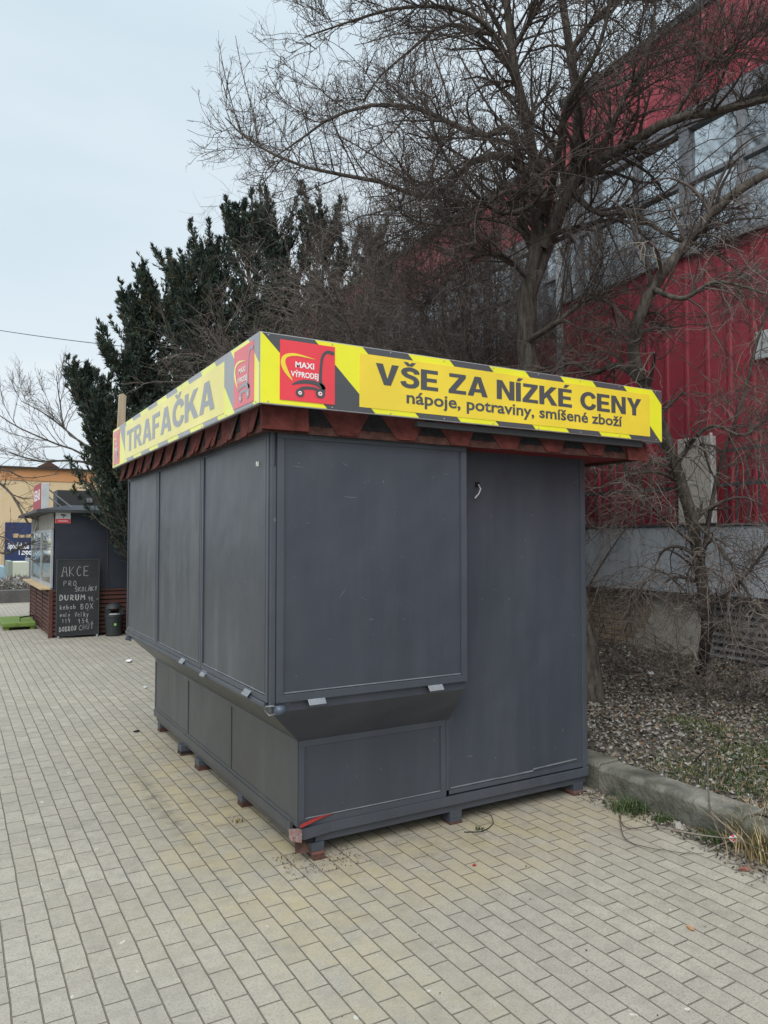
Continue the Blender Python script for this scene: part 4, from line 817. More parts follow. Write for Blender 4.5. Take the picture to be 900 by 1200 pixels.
# ------------------------------------------------------------------ trees
def unit(a): return a/np.maximum(np.linalg.norm(a, axis=-1, keepdims=True), 1e-9)
def tubes(P_, Rr, k):
    """P_ (B,n,3) Rr (B,n) -> verts, quads"""
    B_, n_, _ = P_.shape; T_ = np.empty_like(P_); T_[:, 1:-1] = P_[:, 2:]-P_[:, :-2]; T_[:, 0] = P_[:, 1]-P_[:, 0]; T_[:, -1] = P_[:, -1]-P_[:, -2]; T_ = unit(T_)
    ref = np.where(np.abs(T_[:, :1, 2:3]) < .8, np.array([0., 0, 1]), np.array([1., 0, 0])); ref = np.broadcast_to(ref, T_.shape)
    a_ = unit(np.cross(T_, ref)); c_ = np.cross(T_, a_); g_ = 2*PI*np.arange(k)/k
    V_ = P_[:, :, None]+Rr[:, :, None, None]*(a_[:, :, None]*np.cos(g_)[None, None, :, None]+c_[:, :, None]*np.sin(g_)[None, None, :, None])
    idx = np.arange(B_*n_*k).reshape(B_, n_, k); nx_ = np.roll(idx, -1, 2)
    Q_ = np.stack([idx[:, :-1], nx_[:, :-1], nx_[:, 1:], idx[:, 1:]], -1).reshape(-1, 4)
    return V_.reshape(-1, 3), Q_
def kids(P_, Rr, nch, ln, lsd, n_, t0=.15, t1=1., spread=.9, up=.15, wig=.25, rf=.55, rmin=.002, taper=.35, droop=0., tl=.45):
    B_, m_, _ = P_.shape; t = rng.uniform(t0, t1, (B_, nch))*(m_-1.001); i = t.astype(int); f = (t-i)[..., None]
    bi = np.arange(B_)[:, None]; S = P_[bi, i]*(1-f)+P_[bi, i+1]*f; rr = Rr[bi, i]*(1-f[..., 0])+Rr[bi, i+1]*f[..., 0]
    tg = unit(P_[bi, i+1]-P_[bi, i]); rd = rng.normal(size=S.shape); rd = unit(rd-(rd*tg).sum(-1, keepdims=True)*tg)
    sp_ = spread*rng.uniform(.6, 1.3, (B_, nch, 1)); D_ = unit(tg*np.cos(sp_)+rd*np.sin(sp_)+np.array([0, 0, up]))
    Lg = ln*np.exp(np.minimum(rng.normal(0, lsd, (B_, nch, 1)), .42))*(1-tl*(t/(m_-1))[..., None]); st = Lg/(n_-1)
    S = S.reshape(-1, 3); D_ = D_.reshape(-1, 3); st = st.reshape(-1, 1); rr = rr.reshape(-1); pts = [S]
    bend = rng.normal(0, wig, D_.shape)
    for q in range(n_-1):
        D_ = unit(D_+rng.normal(0, wig, D_.shape)*.7+bend*.35+np.array([0, 0, up*.4-droop*(q+1)/n_])); S = S+D_*st; pts.append(S)
    C__ = np.stack(pts, 1); r0 = np.maximum(rr*rf, rmin); R_ = r0[:, None]*np.linspace(1, taper, n_)[None]; return C__, np.maximum(R_, rmin*.7)
def resample(ctrl, n_=14):
    c_ = np.array([list(p_) for p_ in ctrl], float); o_ = []
    m_ = len(c_)
    for s_ in np.linspace(0, m_-1, n_):
        i = min(int(s_), m_-2); t = s_-i; p0, p1, p2, p3 = c_[max(i-1, 0)], c_[i], c_[i+1], c_[min(i+2, m_-1)]
        o_.append(.5*(2*p1+(p2-p0)*t+(2*p0-5*p1+4*p2-p3)*t*t+(3*p1-p0-3*p2+p3)*t**3))
    return np.array(o_)
def limbs(lst, n_=14):
    P_ = []; R_ = []
    for ctrl, r0, r1 in lst: P_.append(resample(ctrl, n_)); R_.append(r0+(r1-r0)*np.linspace(0, 1, n_)**.8)
    return np.array(P_), np.array(R_)
def collect(parts, name, mats, parent):
    Vs, Qs, Ms = [], [], []; off = 0
    for (P_, R_, k, mi) in parts:
        v_, q_ = tubes(P_, R_, k); Vs.append(v_); Qs.append(q_+off); Ms.append(np.full(len(q_), mi) if np.isscalar(mi) else np.repeat(mi, len(q_)//len(P_))); off += len(v_)
    return big_mesh(name, np.concatenate(Vs), np.concatenate(Qs), mats, np.concatenate(Ms), parent)
def A3(lst): return [at(*p_) for p_ in lst]

# --- main big bare tree behind the kiosk
base = bed(onZ(692, 815, .22)) if False else Vector((onZ(692, 815, .2).x, onZ(692, 815, .2).y, .15))
tree = thing('bare_tree', base, 'large leafless tree with a thick dark trunk rising behind the kiosk sign', 'tree')
tr = [base+Vector((.0, .0, -.05)), at(680, 730, 6.9), at(655, 620, 7.05), at(632, 500, 7.25), at(619, 430, 7.4), at(616, 340, 7.5)]
main = [
 (tr, .135, .09),
 (A3([(617, 350, 7.5), (628, 290, 7.5), (630, 250, 7.45), (626, 190, 7.4), (612, 120, 7.3), (600, 60, 7.2), (590, -40, 7.1)]), .085, .03),
 (A3([(617, 350, 7.5), (640, 290, 7.6), (668, 215, 7.7), (678, 140, 7.8), (668, 60, 7.8), (650, -60, 7.8)]), .085, .035),
 (A3([(636, 290, 7.5), (668, 222, 7.3), (700, 190, 7.1), (732, 172, 6.9), (788, 140, 6.6), (844, 130, 6.3), (905, 115, 6.0), (960, 118, 5.8)]), .07, .022),
 (A3([(640, 230, 7.45), (600, 182, 7.3), (568, 184, 7.2), (544, 196, 7.2), (520, 224, 7.3), (492, 232, 7.35), (464, 218, 7.4), (420, 208, 7.5), (372, 200, 7.6), (332, 186, 7.7), (304, 172, 7.75), (280, 154, 7.8), (264, 138, 7.8)]), .045, .006),
 (A3([(636, 200, 7.4), (600, 150, 7.2), (565, 160, 7.0), (520, 140, 6.9), (480, 125, 6.9), (430, 124, 6.9), (385, 140, 7.0), (350, 165, 7.0), (320, 185, 7.0)]), .04, .006),
 (A3([(610, 110, 7.3), (585, 50, 7.0), (560, 22, 6.8), (520, 8, 6.7), (464, 10, 6.7), (408, 26, 6.7), (356, 44, 6.7)]), .035, .006),
 (A3([(605, 90, 7.3), (560, 40, 7.6), (520, 30, 7.9), (480, 60, 8.1), (445, 90, 8.3), (425, 120, 8.4)]), .03, .006),
 (A3([(636, 250, 7.5), (600, 240, 7.7), (560, 235, 8.0), (520, 245, 8.2), (480, 270, 8.5), (440, 290, 8.7)]), .035, .008),
 (A3([(622, 330, 7.5), (590, 300, 7.3), (560, 300, 7.1), (530, 320, 6.9), (505, 350, 6.8)]), .03, .006),
 (A3([(668, 60, 7.8), (700, 20, 7.6), (740, -10, 7.4), (800, -40, 7.2)]), .04, .012),
 (A3([(676, 110, 7.8), (720, 100, 8.1), (760, 80, 8.4), (820, 60, 8.6)]), .03, .01),
 (A3([(668, 222, 7.5), (700, 250, 7.2), (740, 250, 7.0), (790, 280, 6.8), (830, 290, 6.6), (880, 330, 6.4)]), .035, .008),
 (A3([(617, 400, 7.4), (650, 380, 7.0), (690, 350, 6.8), (720, 360, 6.6), (750, 400, 6.5)]), .035, .008),
 (A3([(600, 60, 7.2), (630, 10, 7.0), (660, -40, 6.8)]), .03, .012),
 (A3([(600, 60, 7.2), (560, -10, 7.3), (520, -60, 7.4)]), .03, .012),
 (A3([(640, 250, 7.4), (655, 180, 6.8), (665, 120, 6.4), (700, 60, 6.0), (720, -20, 5.8)]), .04, .012),
 (A3([(664, 215, 7.6), (600, 250, 6.9), (560, 230, 6.5), (520, 180, 6.2), (500, 120, 6.0)]), .03, .007),
 (A3([(700, 190, 7.1), (730, 120, 6.8), (760, 60, 6.6), (770, -20, 6.5)]), .03, .008),
 (A3([(788, 140, 6.6), (820, 90, 6.4), (850, 60, 6.2), (900, 30, 6.0)]), .022, .006),
 (A3([(640, 230, 7.45), (590, 225, 6.9), (550, 260, 6.6), (500, 262, 6.4), (470, 250, 6.3)]), .03, .006)]
shoots = [
 (A3([(302, 168, 7.75), (296, 130, 7.75), (284, 85, 7.75), (276, 42, 7.75)]), .009, .003),
 (A3([(282, 156, 7.8), (270, 115, 7.8), (262, 80, 7.8), (256, 48, 7.8)]), .008, .003),
 (A3([(372, 200, 7.6), (360, 150, 7.5), (350, 110, 7.45), (344, 72, 7.4)]), .009, .003),
 (A3([(420, 208, 7.5), (400, 165, 7.4), (385, 130, 7.3), (376, 100, 7.3)]), .009, .003)]
P0, R0 = limbs(main); PU, RU = limbs(shoots, 14); PV, RV = kids(PU, RU, 14, .16, .5, 4, .05, 1, .6, .35, .2, .6, .0018)
lb = P0[1:], R0[1:]
P1, R1 = kids(*lb, 28, 1.05, .4, 9, .12, 1, .85, .1, .17, .42, .004, tl=.68)
P2, R2 = kids(P1, R1, 8, .42, .45, 6, .15, 1, .95, .12, .22, .5, .0038)
P3, R3 = kids(P2, R2, 4, .17, .45, 4, .15, 1, .9, .1, .3, .6, .0024)
P4, R4 = kids(P3, R3, 2, .07, .4, 3, .2, 1, .9, .15, .3, .7, .0017)
# vertical shoots standing on the long left limb and on the top limb
sel = np.array([4, 6, 5])-1
PS, RS = kids(lb[0][sel], lb[1][sel], 11, .55, .35, 6, .35, 1, 1.25, .9, .08, .3, .003, .4)
PT, RT = kids(PS, RS, 5, .12, .4, 3, .2, 1, .7, .3, .2, .6, .0018)
collect([(P0[:1], R0[:1], 14, 0), (P0[1:], R0[1:], 9, 0)], 'trunk', [M['bark']], tree)
collect([(P1, R1, 5, 0), (P2, R2, 4, 0), (P3, R3, 3, (rng.random(len(P3)) < .3).astype(int)), (P4, R4, 3, 0), (PS, RS, 4, 0), (PT, RT, 3, 1), (PU, RU, 5, 0), (PV, RV, 3, 0)], 'crown', [M['twig_dark'], M['twig']], tree)

# --- second bare tree on the right
def bed(p_): return Vector((p_[0], p_[1], bedz(p_[0], p_[1])-.03))
b2 = onZ(820, 792, .24)
tree2 = thing('bare_tree', b2, 'crooked leafless tree with drooping twigs in front of the red wall at the right', 'tree')
m2 = [
 (A3([(818, 795, 6.9)])[:0]+[b2, at(829, 735, 6.9), at(823, 684, 6.85), at(810, 607, 6.75), at(791, 545, 6.65), at(772, 490, 6.6), at(750, 440, 6.55)], .055, .05),
 (A3([(750, 445, 6.55), (742, 405, 6.5), (764, 338, 6.4), (815, 275, 6.3), (844, 240, 6.2), (905, 200, 6.1), (970, 190, 6.0)]), .062, .03),
 (A3([(750, 445, 6.55), (725, 428, 6.7), (695, 436, 6.9), (670, 425, 7.0), (640, 440, 7.1)]), .04, .012),
 (A3([(820, 680, 6.85), (840, 560, 6.7), (870, 470, 6.6), (890, 390, 6.5), (915, 330, 6.4)]), .022, .01),
 (A3([(791, 545, 6.65), (830, 500, 6.3), (870, 510, 6.1), (900, 490, 6.0)]), .022, .006),
 (A3([(764, 338, 6.4), (800, 350, 6.0), (840, 330, 5.8), (900, 345, 5.6)]), .028, .008),
 (A3([(829, 735, 6.9), (800, 690, 6.6), (770, 670, 6.5), (740, 700, 6.4)]), .012, .003),
 (A3([(827, 710, 6.9), (860, 690, 6.5), (900, 640, 6.1)]), .022, .01),
 (A3([(810, 607, 6.75), (850, 650, 6.4), (880, 700, 6.2), (905, 720, 6.0)]), .018, .008),
 (A3([(815, 640, 6.8), (770, 600, 6.4), (740, 560, 6.2), (725, 520, 6.1)]), .016, .005)]
Q0, S0 = limbs(m2)
Q1, S1 = kids(Q0, S0, 19, .75, .45, 10, .12, 1, .9, .1, .16, .42, .004, droop=.35)
Q2, S2 = kids(Q1, S1, 7, .42, .4, 7, .1, 1, .85, .0, .25, .5, .0026, droop=.25)
Q3, S3 = kids(Q2, S2, 4, .18, .4, 4, .1, 1, .9, .0, .3, .6, .0020)
collect([(Q0, S0, 10, 0)], 'trunk', [M['bark']], tree2)
collect([(Q1, S1, 5, rng.integers(0, 2, len(Q1))), (Q2, S2, 3, rng.integers(0, 3, len(Q2))), (Q3, S3, 3, rng.integers(0, 3, len(Q3)))], 'crown', [M['twig_dark'], M['twig'], M['twig_pale']], tree2)

# --- bare multi-stemmed shrubs
def shrub(name, p_, h_, ns, label, cat='shrub', lean=.45, n1=9, n2=6, n3=4, mats=('twig_dark', 'twig', 'twig_pale'), droop=.2, r0=.018, group=None):
    p_ = bed(p_) if len(p_) == 2 else Vector(p_)
    t_ = thing(name, p_, label, cat, group); st = []
    for i in range(ns):
        g_ = rng.uniform(0, 2*PI); r_ = rng.uniform(.05, .25); a_ = p_+Vector((r_*math.cos(g_), r_*math.sin(g_), -.04)); H_ = h_*rng.uniform(.6, 1.05); k_ = lean*rng.uniform(.3, 1.4)
        pts = [a_]+[a_+Vector((math.cos(g_)*k_*H_*f_**1.5+rng.normal(0, .06), math.sin(g_)*k_*H_*f_**1.5+rng.normal(0, .06), H_*(f_-.12*k_*f_*f_))) for f_ in (.25, .5, .75, 1)]
        st.append((pts, r0*rng.uniform(.7, 1.3), r0*.25))
    a, r_ = limbs(st, 10)
    c1 = kids(a, r_, n1, h_*.28, .4, 8, .15, 1, .75, .15, .22, .5, .0035, droop=droop); c2 = kids(*c1, n2, h_*.13, .4, 6, .1, 1, .85, .05, .25, .55, .0026, droop=droop); 
    L_ = [(a, r_, 6, 0), (*c1, 4, rng.integers(0, len(mats), len(c1[0]))), (*c2, 3, rng.integers(0, len(mats), len(c2[0])))]
    if n3: c3 = kids(*c2, n3, h_*.06, .4, 4, .1, 1, .9, .05, .3, .6, .002); L_.append((*c3, 3, rng.integers(0, len(mats), len(c3[0]))))
    collect(L_[:1], 'stems', [M['twig_dark']], t_); collect(L_[1:], 'twigs', [M[k_] for k_ in mats], t_)
    return t_
shrub('bare_shrub', (4.45, 8.6), 4.3, 18, 'broad leafless brown shrub behind the corner of the yellow sign', n1=14, n2=9, n3=6, lean=.5)
shrub('bare_shrub', (5.3, 7.6), 4.2, 16, 'dense leafless brown shrub between the sign and the big bare tree', n1=14, n2=9, n3=6, lean=.45)
shrub('bare_shrub', (5.2, 9.6), 6.0, 18, 'tallest leafless brown shrub, its twigs veiling the highest conifers', n1=14, n2=9, n3=6, lean=.22)
shrub('bare_shrub', (5.0, 10.3), 4.3, 15, 'leafless brown shrub in front of the dark conifers, above the word on the side sign', n1=12, n2=8, n3=5, lean=.3)
shrub('bare_shrub', (6.4, 9.4), 5.0, 14, 'leafless shrub against the far wing of the red hall', n1=12, n2=8, n3=5, lean=.4)
shrub('bare_shrub', (6.3, 6.8), 4.3, 6, 'leafless shrub just right of the big trunk before the red wall', n1=11, n2=8, n3=5, lean=.45)
shrub('bare_shrub', (5.9, 8.3), 6.4, 18, 'tall leafless shrub veiling the far wing windows left of the big trunk', n1=14, n2=9, n3=6, lean=.22)
shrub('bare_shrub', (6.9, 8.6), 6.2, 15, 'leafless shrub against the hall corner just behind the big trunk', n1=13, n2=9, n3=6, lean=.3)
shrub('bare_shrub', (6.6, 10.9), 7.8, 18, 'leafless brown shrub rising between the rightmost conifers and the hall', n1=13, n2=9, n3=6, lean=.14)
shrub('bramble', (5.75, 4.15), .8, 10, 'low bramble tangle at the foot of the louvre grille', n1=8, n2=5, n3=2, lean=1.1, mats=('twig', 'twig_pale', 'twig_pale'), droop=.55, r0=.006)
shrub('bramble', (5.9, 3.0), 1.5, 9, 'pale drooping bramble canes at the right edge of the bed', n1=9, n2=5, n3=2, lean=.9, mats=('twig_pale', 'twig', 'twig_pale'), droop=.6, r0=.007)
shrub('bramble', (6.2, 5.3), .4, 9, 'dark low twiggy scrub beneath the brick wall', n1=9, n2=5, n3=2, lean=1.3, mats=('twig', 'twig_dark', 'twig_pale'), droop=.3, r0=.005)
shrub('sapling', (5.5, 5.35), 1.0, 3, 'thin dark sapling with withered tips beside the big trunk foot', n1=6, n2=5, n3=0, lean=.25, mats=('twig_dark',), r0=.007)

# --- conifers
def conifer(top, foot, Rw, label, nb=150, fmin=.06, group='dark conifers in a row behind the kiosks', pointy=1.0):
    top = np.array(top, float); foot = np.array(foot, float); t_ = thing('conifer', Vector(foot), label, 'conifer', group)
    H_ = top[2]-foot[2]; ax = resample([Vector(foot), Vector(foot+(top-foot)*np.array([.22, .22, .35])), Vector(foot+(top-foot)*np.array([.6, .6, .7])), Vector(top)], 12)[None]; axr = np.linspace(.13, .01, 12)[None]
    n_ = int(nb*.62); f = fmin+(.93-fmin)*rng.random(n_)**.85; s_ = f*10.999; i = s_.astype(int); fr_ = (s_-i)[:, None]; S = ax[0][i]*(1-fr_)+ax[0][i+1]*fr_
    g_ = rng.uniform(0, 2*PI, n_); el = rng.normal(.1, .2, n_)+.5*f; Lb = Rw*(1.45-1.0*f)*rng.uniform(.65, 1.25, n_)
    D_ = np.stack([np.cos(g_)*np.cos(el), np.sin(g_)*np.cos(el), np.sin(el)], 1); pts = [S]
    for q in range(9): D_ = unit(D_+np.array([0, 0, .20 if q < 6 else .02])+rng.normal(0, .06, D_.shape)); S = S+D_*(Lb/9)[:, None]; pts.append(S)
    B1 = np.stack(pts, 1); B1 = np.concatenate([B1, resample(ax[0][6:], 10)[None]], 0); Lb = np.append(Lb, 1.2); r1 = np.linspace(.02, .003, 10)[None].repeat(len(B1), 0)
    B2, r2 = kids(B1, r1, 30, (.12+.17*Lb)[:, None, None], .25, 4, .06, 1., .72, .22, .1, .6, .0025, droop=-.05, tl=.86)
    # foliage: narrow scale-leaf sprays along every side branch
    nl = 17; nb2 = len(B2); t = rng.uniform(0, 2.999, (nb2, nl)); i = t.astype(int); fr_ = (t-i)[..., None]; bi = np.arange(nb2)[:, None]
    O = B2[bi, i]*(1-fr_)+B2[bi, i+1]*fr_; tg = unit(B2[bi, i+1]-B2[bi, i]); d = unit(tg+rng.normal(0, .38, O.shape)+np.array([0, 0, .12])); sd2 = unit(np.cross(d, rng.normal(size=O.shape)))
    Ln = rng.uniform(.035, .095, (nb2, nl, 1)); wd = rng.uniform(.006, .011, (nb2, nl, 1))
    O = O.reshape(-1, 3); d = d.reshape(-1, 3); sd2 = sd2.reshape(-1, 3); Ln = Ln.reshape(-1, 1); wd = wd.reshape(-1, 1); n4 = len(O)
    V_ = np.concatenate([O, O+d*Ln*.45+sd2*wd, O+d*Ln, O+d*Ln*.45-sd2*wd], 0); q = np.arange(n4); Q_ = np.stack([q, q+n4, q+2*n4, q+3*n4], 1)
    clump = np.repeat(rng.choice([0, 1, 2], nb2, p=[.52, .36, .12]), nl)
    collect([(ax, axr, 8, 0), (B1, r1, 3, 0)], 'trunk', [M['bark']], t_)
    big_mesh('crown', V_, Q_, [M['fol_a'], M['fol_b'], M['fol_c']], clump, t_)
    return t_
CL = [
 ((78, 440), 12.6, (3.6, 12.5), 1.15, 'leftmost dark conifer, leaning out over the snack kiosk roof', 190),
 ((133, 400), 12.9, (3.8, 13.0), 1.25, 'conifer between the leaning one and the tall pointed one', 200),
 ((150, 340), 13.4, (4.0, 13.3), 1.3, 'tall pointed conifer at the left end of the row', 220),
 ((178, 318), 12.8, (4.4, 12.8), 1.35, 'second tall conifer of the row, twin to the pointed left one', 220),
 ((207, 296), 12.2, (4.5, 12.0), 1.4, 'middle conifer of the row above the side sign', 230),
 ((238, 282), 12.6, (5.1, 12.6), 1.4, 'conifer just left of the highest conifer', 220),
 ((276, 245), 11.8, (5.2, 11.6), 1.5, 'highest conifer of the row', 240),
 ((318, 240), 12.2, (6.0, 12.2), 1.6, 'conifer right of the highest one, half hidden in brown twigs', 230),
 ((372, 238), 11.4, (6.5, 11.5), 1.5, 'conifer behind the dense brown shrub', 200),
 ((430, 255), 11.6, (7.2, 11.6), 1.2, 'rightmost conifer, mostly hidden behind bare twigs', 150)]
for (tx, ty), Y_, (fx, fy), rw, lab, nb in CL:
    tp = onY(tx, ty+12, Y_); conifer(tp, (fx, fy, .2), rw, lab, nb)
# low conifer hanging in front of the navy kiosk
tp = onY(124, 500, 12.4); conifer(tp, (2.85, 12.55, .0), 1.25, 'low dark conifer whose branches hang before the navy kiosk wall', 230, .34)

# --- small bare trees at the far left
def small_tree(p_, lst, label, n1=10, n2=7, n3=4, mt='twig_dark', l1=1.2):
    t_ = thing('bare_tree', p_, label, 'tree'); a, r_ = limbs(lst, 12)
    c1 = kids(a[1:], r_[1:], n1, l1, .3, 8, .2, 1, .6, .15, .14, .5, .006); c2 = kids(*c1, n2, l1*.45, .3, 6, .15, 1, .65, .15, .16, .5, .0045); c3 = kids(*c2, n3, l1*.2, .3, 4, .15, 1, .7, .1, .2, .6, .0035)
    collect([(a, r_, 7, 0)], 'trunk', [M['bark']], t_); collect([(*c1, 4, 0), (*c2, 3, 0), (*c3, 3, 1)], 'crown', [M['twig_dark'], M[mt]], t_)
f1 = Vector((4.9, 17.8, 0)); q = at(150, 600, 17.5)
small_tree(f1, [([f1, Vector((4.6, 17.7, 1.2)), q], .06, .045), (A3([(150, 600, 17.5), (105, 538, 17.5), (60, 518, 17.3), (20, 500, 17), (-10, 480, 17)]), .035, .010),
                (A3([(150, 600, 17.5), (110, 530, 17.5), (78, 506, 17.6), (70, 470, 17.6), (66, 440, 17.6)]), .035, .008), (A3([(120, 545, 17.5), (85, 540, 17.2), (45, 540, 17), (10, 530, 17)]), .035, .01),
                (A3([(110, 532, 17.5), (60, 490, 17.8), (25, 470, 18)]), .03, .008)], 'fine leafless tree behind the snack kiosk, spreading left over the cream building', 8, 6, 4, 'twig', 1.3)
f2 = Vector((-.9, 15.8, 0))
small_tree(f2, [([f2, Vector((-.9, 15.8, 1.2)), at(-60, 560, 15)], .1, .06), (A3([(-60, 590, 15), (-20, 560, 14.5), (10, 575, 14.2), (28, 605, 14), (34, 615, 14)]), .03, .018), (A3([(-60, 620, 15), (0, 648, 14.3), (26, 640, 14), (57, 630, 13.8)]), .025, .009),
                (A3([(-60, 620, 15), (0, 628, 14.3), (30, 650, 14), (58, 672, 13.8)]), .018, .006), (A3([(-50, 560, 15), (0, 550, 14), (30, 560, 14), (70, 555, 14)]), .02, .006)], 'leafless tree standing left of the snack kiosk, its branches reaching in low', 6, 5, 3, 'twig_dark', .9)

# ------------------------------------------------------------------ ground cover, litter
def scatter_leaves(name, n_, area, mats, probs, size, zoff=.004, flat=.5, zf=bedz, mask=None):
    x = rng.uniform(area[0], area[1], n_); y = rng.uniform(area[2], area[3], n_)
    if mask is not None: k_ = mask(x, y); x, y = x[k_], y[k_]; n_ = len(x)
    z = np.array([zf(a_, b_) for a_, b_ in zip(x, y)])+zoff+rng.uniform(0, .02, n_)*flat
    O = np.stack([x, y, z], 1); a_ = rng.normal(size=(n_, 3)); a_[:, 2] *= flat; a_ = unit(a_); c_ = rng.normal(size=(n_, 3)); c_[:, 2] *= flat; c_ = unit(np.cross(np.cross(a_, c_), a_)); up_ = np.cross(a_, c_)
    s_ = rng.uniform(*size, (n_, 1)); w_ = s_*rng.uniform(.4, .8, (n_, 1)); cu = up_*s_*rng.uniform(-.3, .3, (n_, 1))
    V_ = np.concatenate([O-a_*s_, O-c_*w_+cu, O+a_*s_, O+c_*w_+cu*.5], 0); q = np.arange(n_); Q_ = np.stack([q, q+n_, q+2*n_, q+3*n_], 1)
    return big_mesh(name, V_, Q_, mats, rng.choice(len(mats), n_, p=probs))
lm = [mat('leaf_grey', (.17, .152, .13), .9), mat('leaf_pale', (.33, .305, .27), .9), mat('leaf_tan', (.20, .155, .11), .9), mat('leaf_dark', (.05, .04, .032), .9), mat('leaf_rust', (.16, .085, .05), .9)]
tag(scatter_leaves('leaf_litter', 42000, (3.8, 7.3, .8, 9), lm, [.32, .12, .24, .27, .05], (.008, .024)), kind='stuff')
# pale stone chips
n_ = 3800; x = rng.uniform(3.8, 6.2, n_); y = rng.uniform(2.2, 8, n_); kk = rng.random(n_) < np.clip(1.2-.35*(x-3.8), 0, 1); x, y = x[kk], y[kk]; n_ = len(x)
z = np.array([bedz(a_, b_) for a_, b_ in zip(x, y)]); O = np.stack([x, y, z+.004], 1); s_ = rng.uniform(.006, .016, (n_, 1, 1)); oc_ = np.array([(1, 0, 0), (0, 1, 0), (-1, 0, 0), (0, -1, 0), (0, 0, .8), (0, 0, -.5)])[None]+rng.normal(0, .25, (n_, 6, 3))
V_ = (O[:, None]+oc_*s_).reshape(-1, 3); tf = np.array([(0, 1, 4), (1, 2, 4), (2, 3, 4), (3, 0, 4)]); T_ = (np.arange(n_)[:, None, None]*6+tf[None]).reshape(-1, 3)
tag(big_mesh('stone_chips', V_, T_, [mat('chip_grey', (.25, .245, .23), .9), mat('chip_pale', (.36, .35, .33), .9)], np.repeat((rng.random(n_) < .35).astype(int), 4), tri=True), kind='stuff')
# grass patches
def blades(name, xs, ys, zs, hgt, mats, probs=None, lean=.5, wd=.0025, parent=None):
    n_ = len(xs); O = np.stack([xs, ys, zs], 1); g_ = rng.uniform(0, 2*PI, n_); h_ = (hgt*rng.uniform(.4, 1.2, n_))[:, None]; ln_ = (lean*rng.uniform(.1, 1.2, n_))[:, None]*h_
    dr = np.stack([np.cos(g_), np.sin(g_), 0*g_], 1); sd3 = np.stack([-np.sin(g_), np.cos(g_), 0*g_], 1)*wd; U_ = np.array([0, 0, 1.])
    a_ = O-sd3; b_ = O+sd3; c_ = O+dr*ln_*.35+U_*h_*.6+sd3*.8; d_ = O+dr*ln_*.35+U_*h_*.6-sd3*.8; e_ = O+dr*ln_+U_*h_*.95
    V_ = np.stack([a_, b_, c_, d_, e_, e_+sd3*.1], 1).reshape(-1, 3); q = np.arange(n_)[:, None]*6; Q_ = np.concatenate([q+np.array([[0, 1, 2, 3]]), q+np.array([[3, 2, 5, 4]])], 1).reshape(-1, 4)
    return big_mesh(name, V_, Q_, mats, np.repeat(rng.choice(len(mats), n_, p=probs), 2), parent)
gr = [mat('grass_green', (.045, .075, .022), .7), mat('grass_olive', (.09, .115, .04), .8), mat('grass_dry', (.38, .28, .14), .85), mat('grass_straw', (.5, .4, .24), .85)]
cl = [(4.05, 3.1, .3), (4.3, 2.9, .35), (4.6, 3.1, .3), (4.15, 2.6, .28), (5.0, 2.8, .4), (4.5, 2.4, .3), (5.6, 3.3, .35), (4.9, 3.7, .25)]
xs = np.concatenate([rng.normal(a_, s_*.45, 1500) for a_, b_, s_ in cl]); ys = np.concatenate([rng.normal(b_, s_*.6, 1500) for a_, b_, s_ in cl]); kk = xs > 3.8; xs, ys = xs[kk], ys[kk]
tag(blades('grass', xs, ys, np.array([bedz(a_, b_) for a_, b_ in zip(xs, ys)])-.003, .03, gr[:3], [.5, .4, .1], .8), kind='stuff')
# grit and blown debris along the kerb foot
def kz(x, y): return 0.002
mk = lambda x, y: (x > 3.60-.10-.28*np.clip(2.75-y, 0, 1)*np.clip((y-.8), 0, 1)*rng.random(len(x))-.12*rng.random(len(x)))
tag(scatter_leaves('kerb_debris', 5200, (3.15, 3.60, .9, 3.5), lm, [.3, .15, .25, .22, .08], (.005, .017), .002, .5, kz, mk), kind='stuff')
tag(scatter_leaves('paving_grit', 520, (-.6, 3.6, 1.0, 9), [lm[1], lm[3], lm[2]], [.45, .4, .15], (.0025, .006), .001, .3, kz), kind='stuff')
tag(scatter_leaves('rust_flakes', 420, (KX0-.1, KX0+.3, KY0-.18, KY0+.1), [M['rust'], lm[3], lm[2]], [.4, .5, .1], (.002, .006), .001, .4, kz), kind='stuff')
def tuft(name, p_, n_, r_, h_, mats, probs, label, cat='weed', lean=.9, wd=.003):
    xs = rng.normal(p_[0], r_*.5, n_); ys = rng.normal(p_[1], r_*.5, n_); o = blades(name, xs, ys, np.full(n_, p_[2]), h_, mats, probs, lean, wd); o.data.transform(Matrix.Translation(-Vector(p_))); o.location = p_
    return tag(o, label, cat)
tuft('weed_tuft', (3.52, 3.12, 0), 320, .12, .07, gr[:2], [.7, .3], 'green weed tuft at the foot of the kerb nearest the kiosk', wd=.003, lean=1.4)
tuft('weed_tuft', (3.53, 2.9, 0), 150, .06, .04, gr[:2], [.6, .4], 'smaller green weed further along the kerb foot', wd=.003, lean=1.3)
tuft('weed_tuft', (onZ(845, 985).x, onZ(845, 985).y, 0), 420, .12, .05, gr[:2], [.7, .3], 'dark green weed beside the white wrapper', wd=.003, lean=1.4)
tuft('dry_grass_clump', (onZ(886, 988).x, onZ(886, 988).y, .0), 800, .12, .17, gr[2:], [.6, .4], 'tall straw coloured dry grass clump against the kerb at the right edge', 'dry grass', 1.0, .0028)
tuft('dry_grass_clump', (onZ(902, 1003).x, onZ(902, 1003).y, .0), 800, .13, .16, gr[1:], [.4, .4, .2], 'half green dry grass clump cut by the right edge of the photo', 'dry grass', 1.0, .0028)
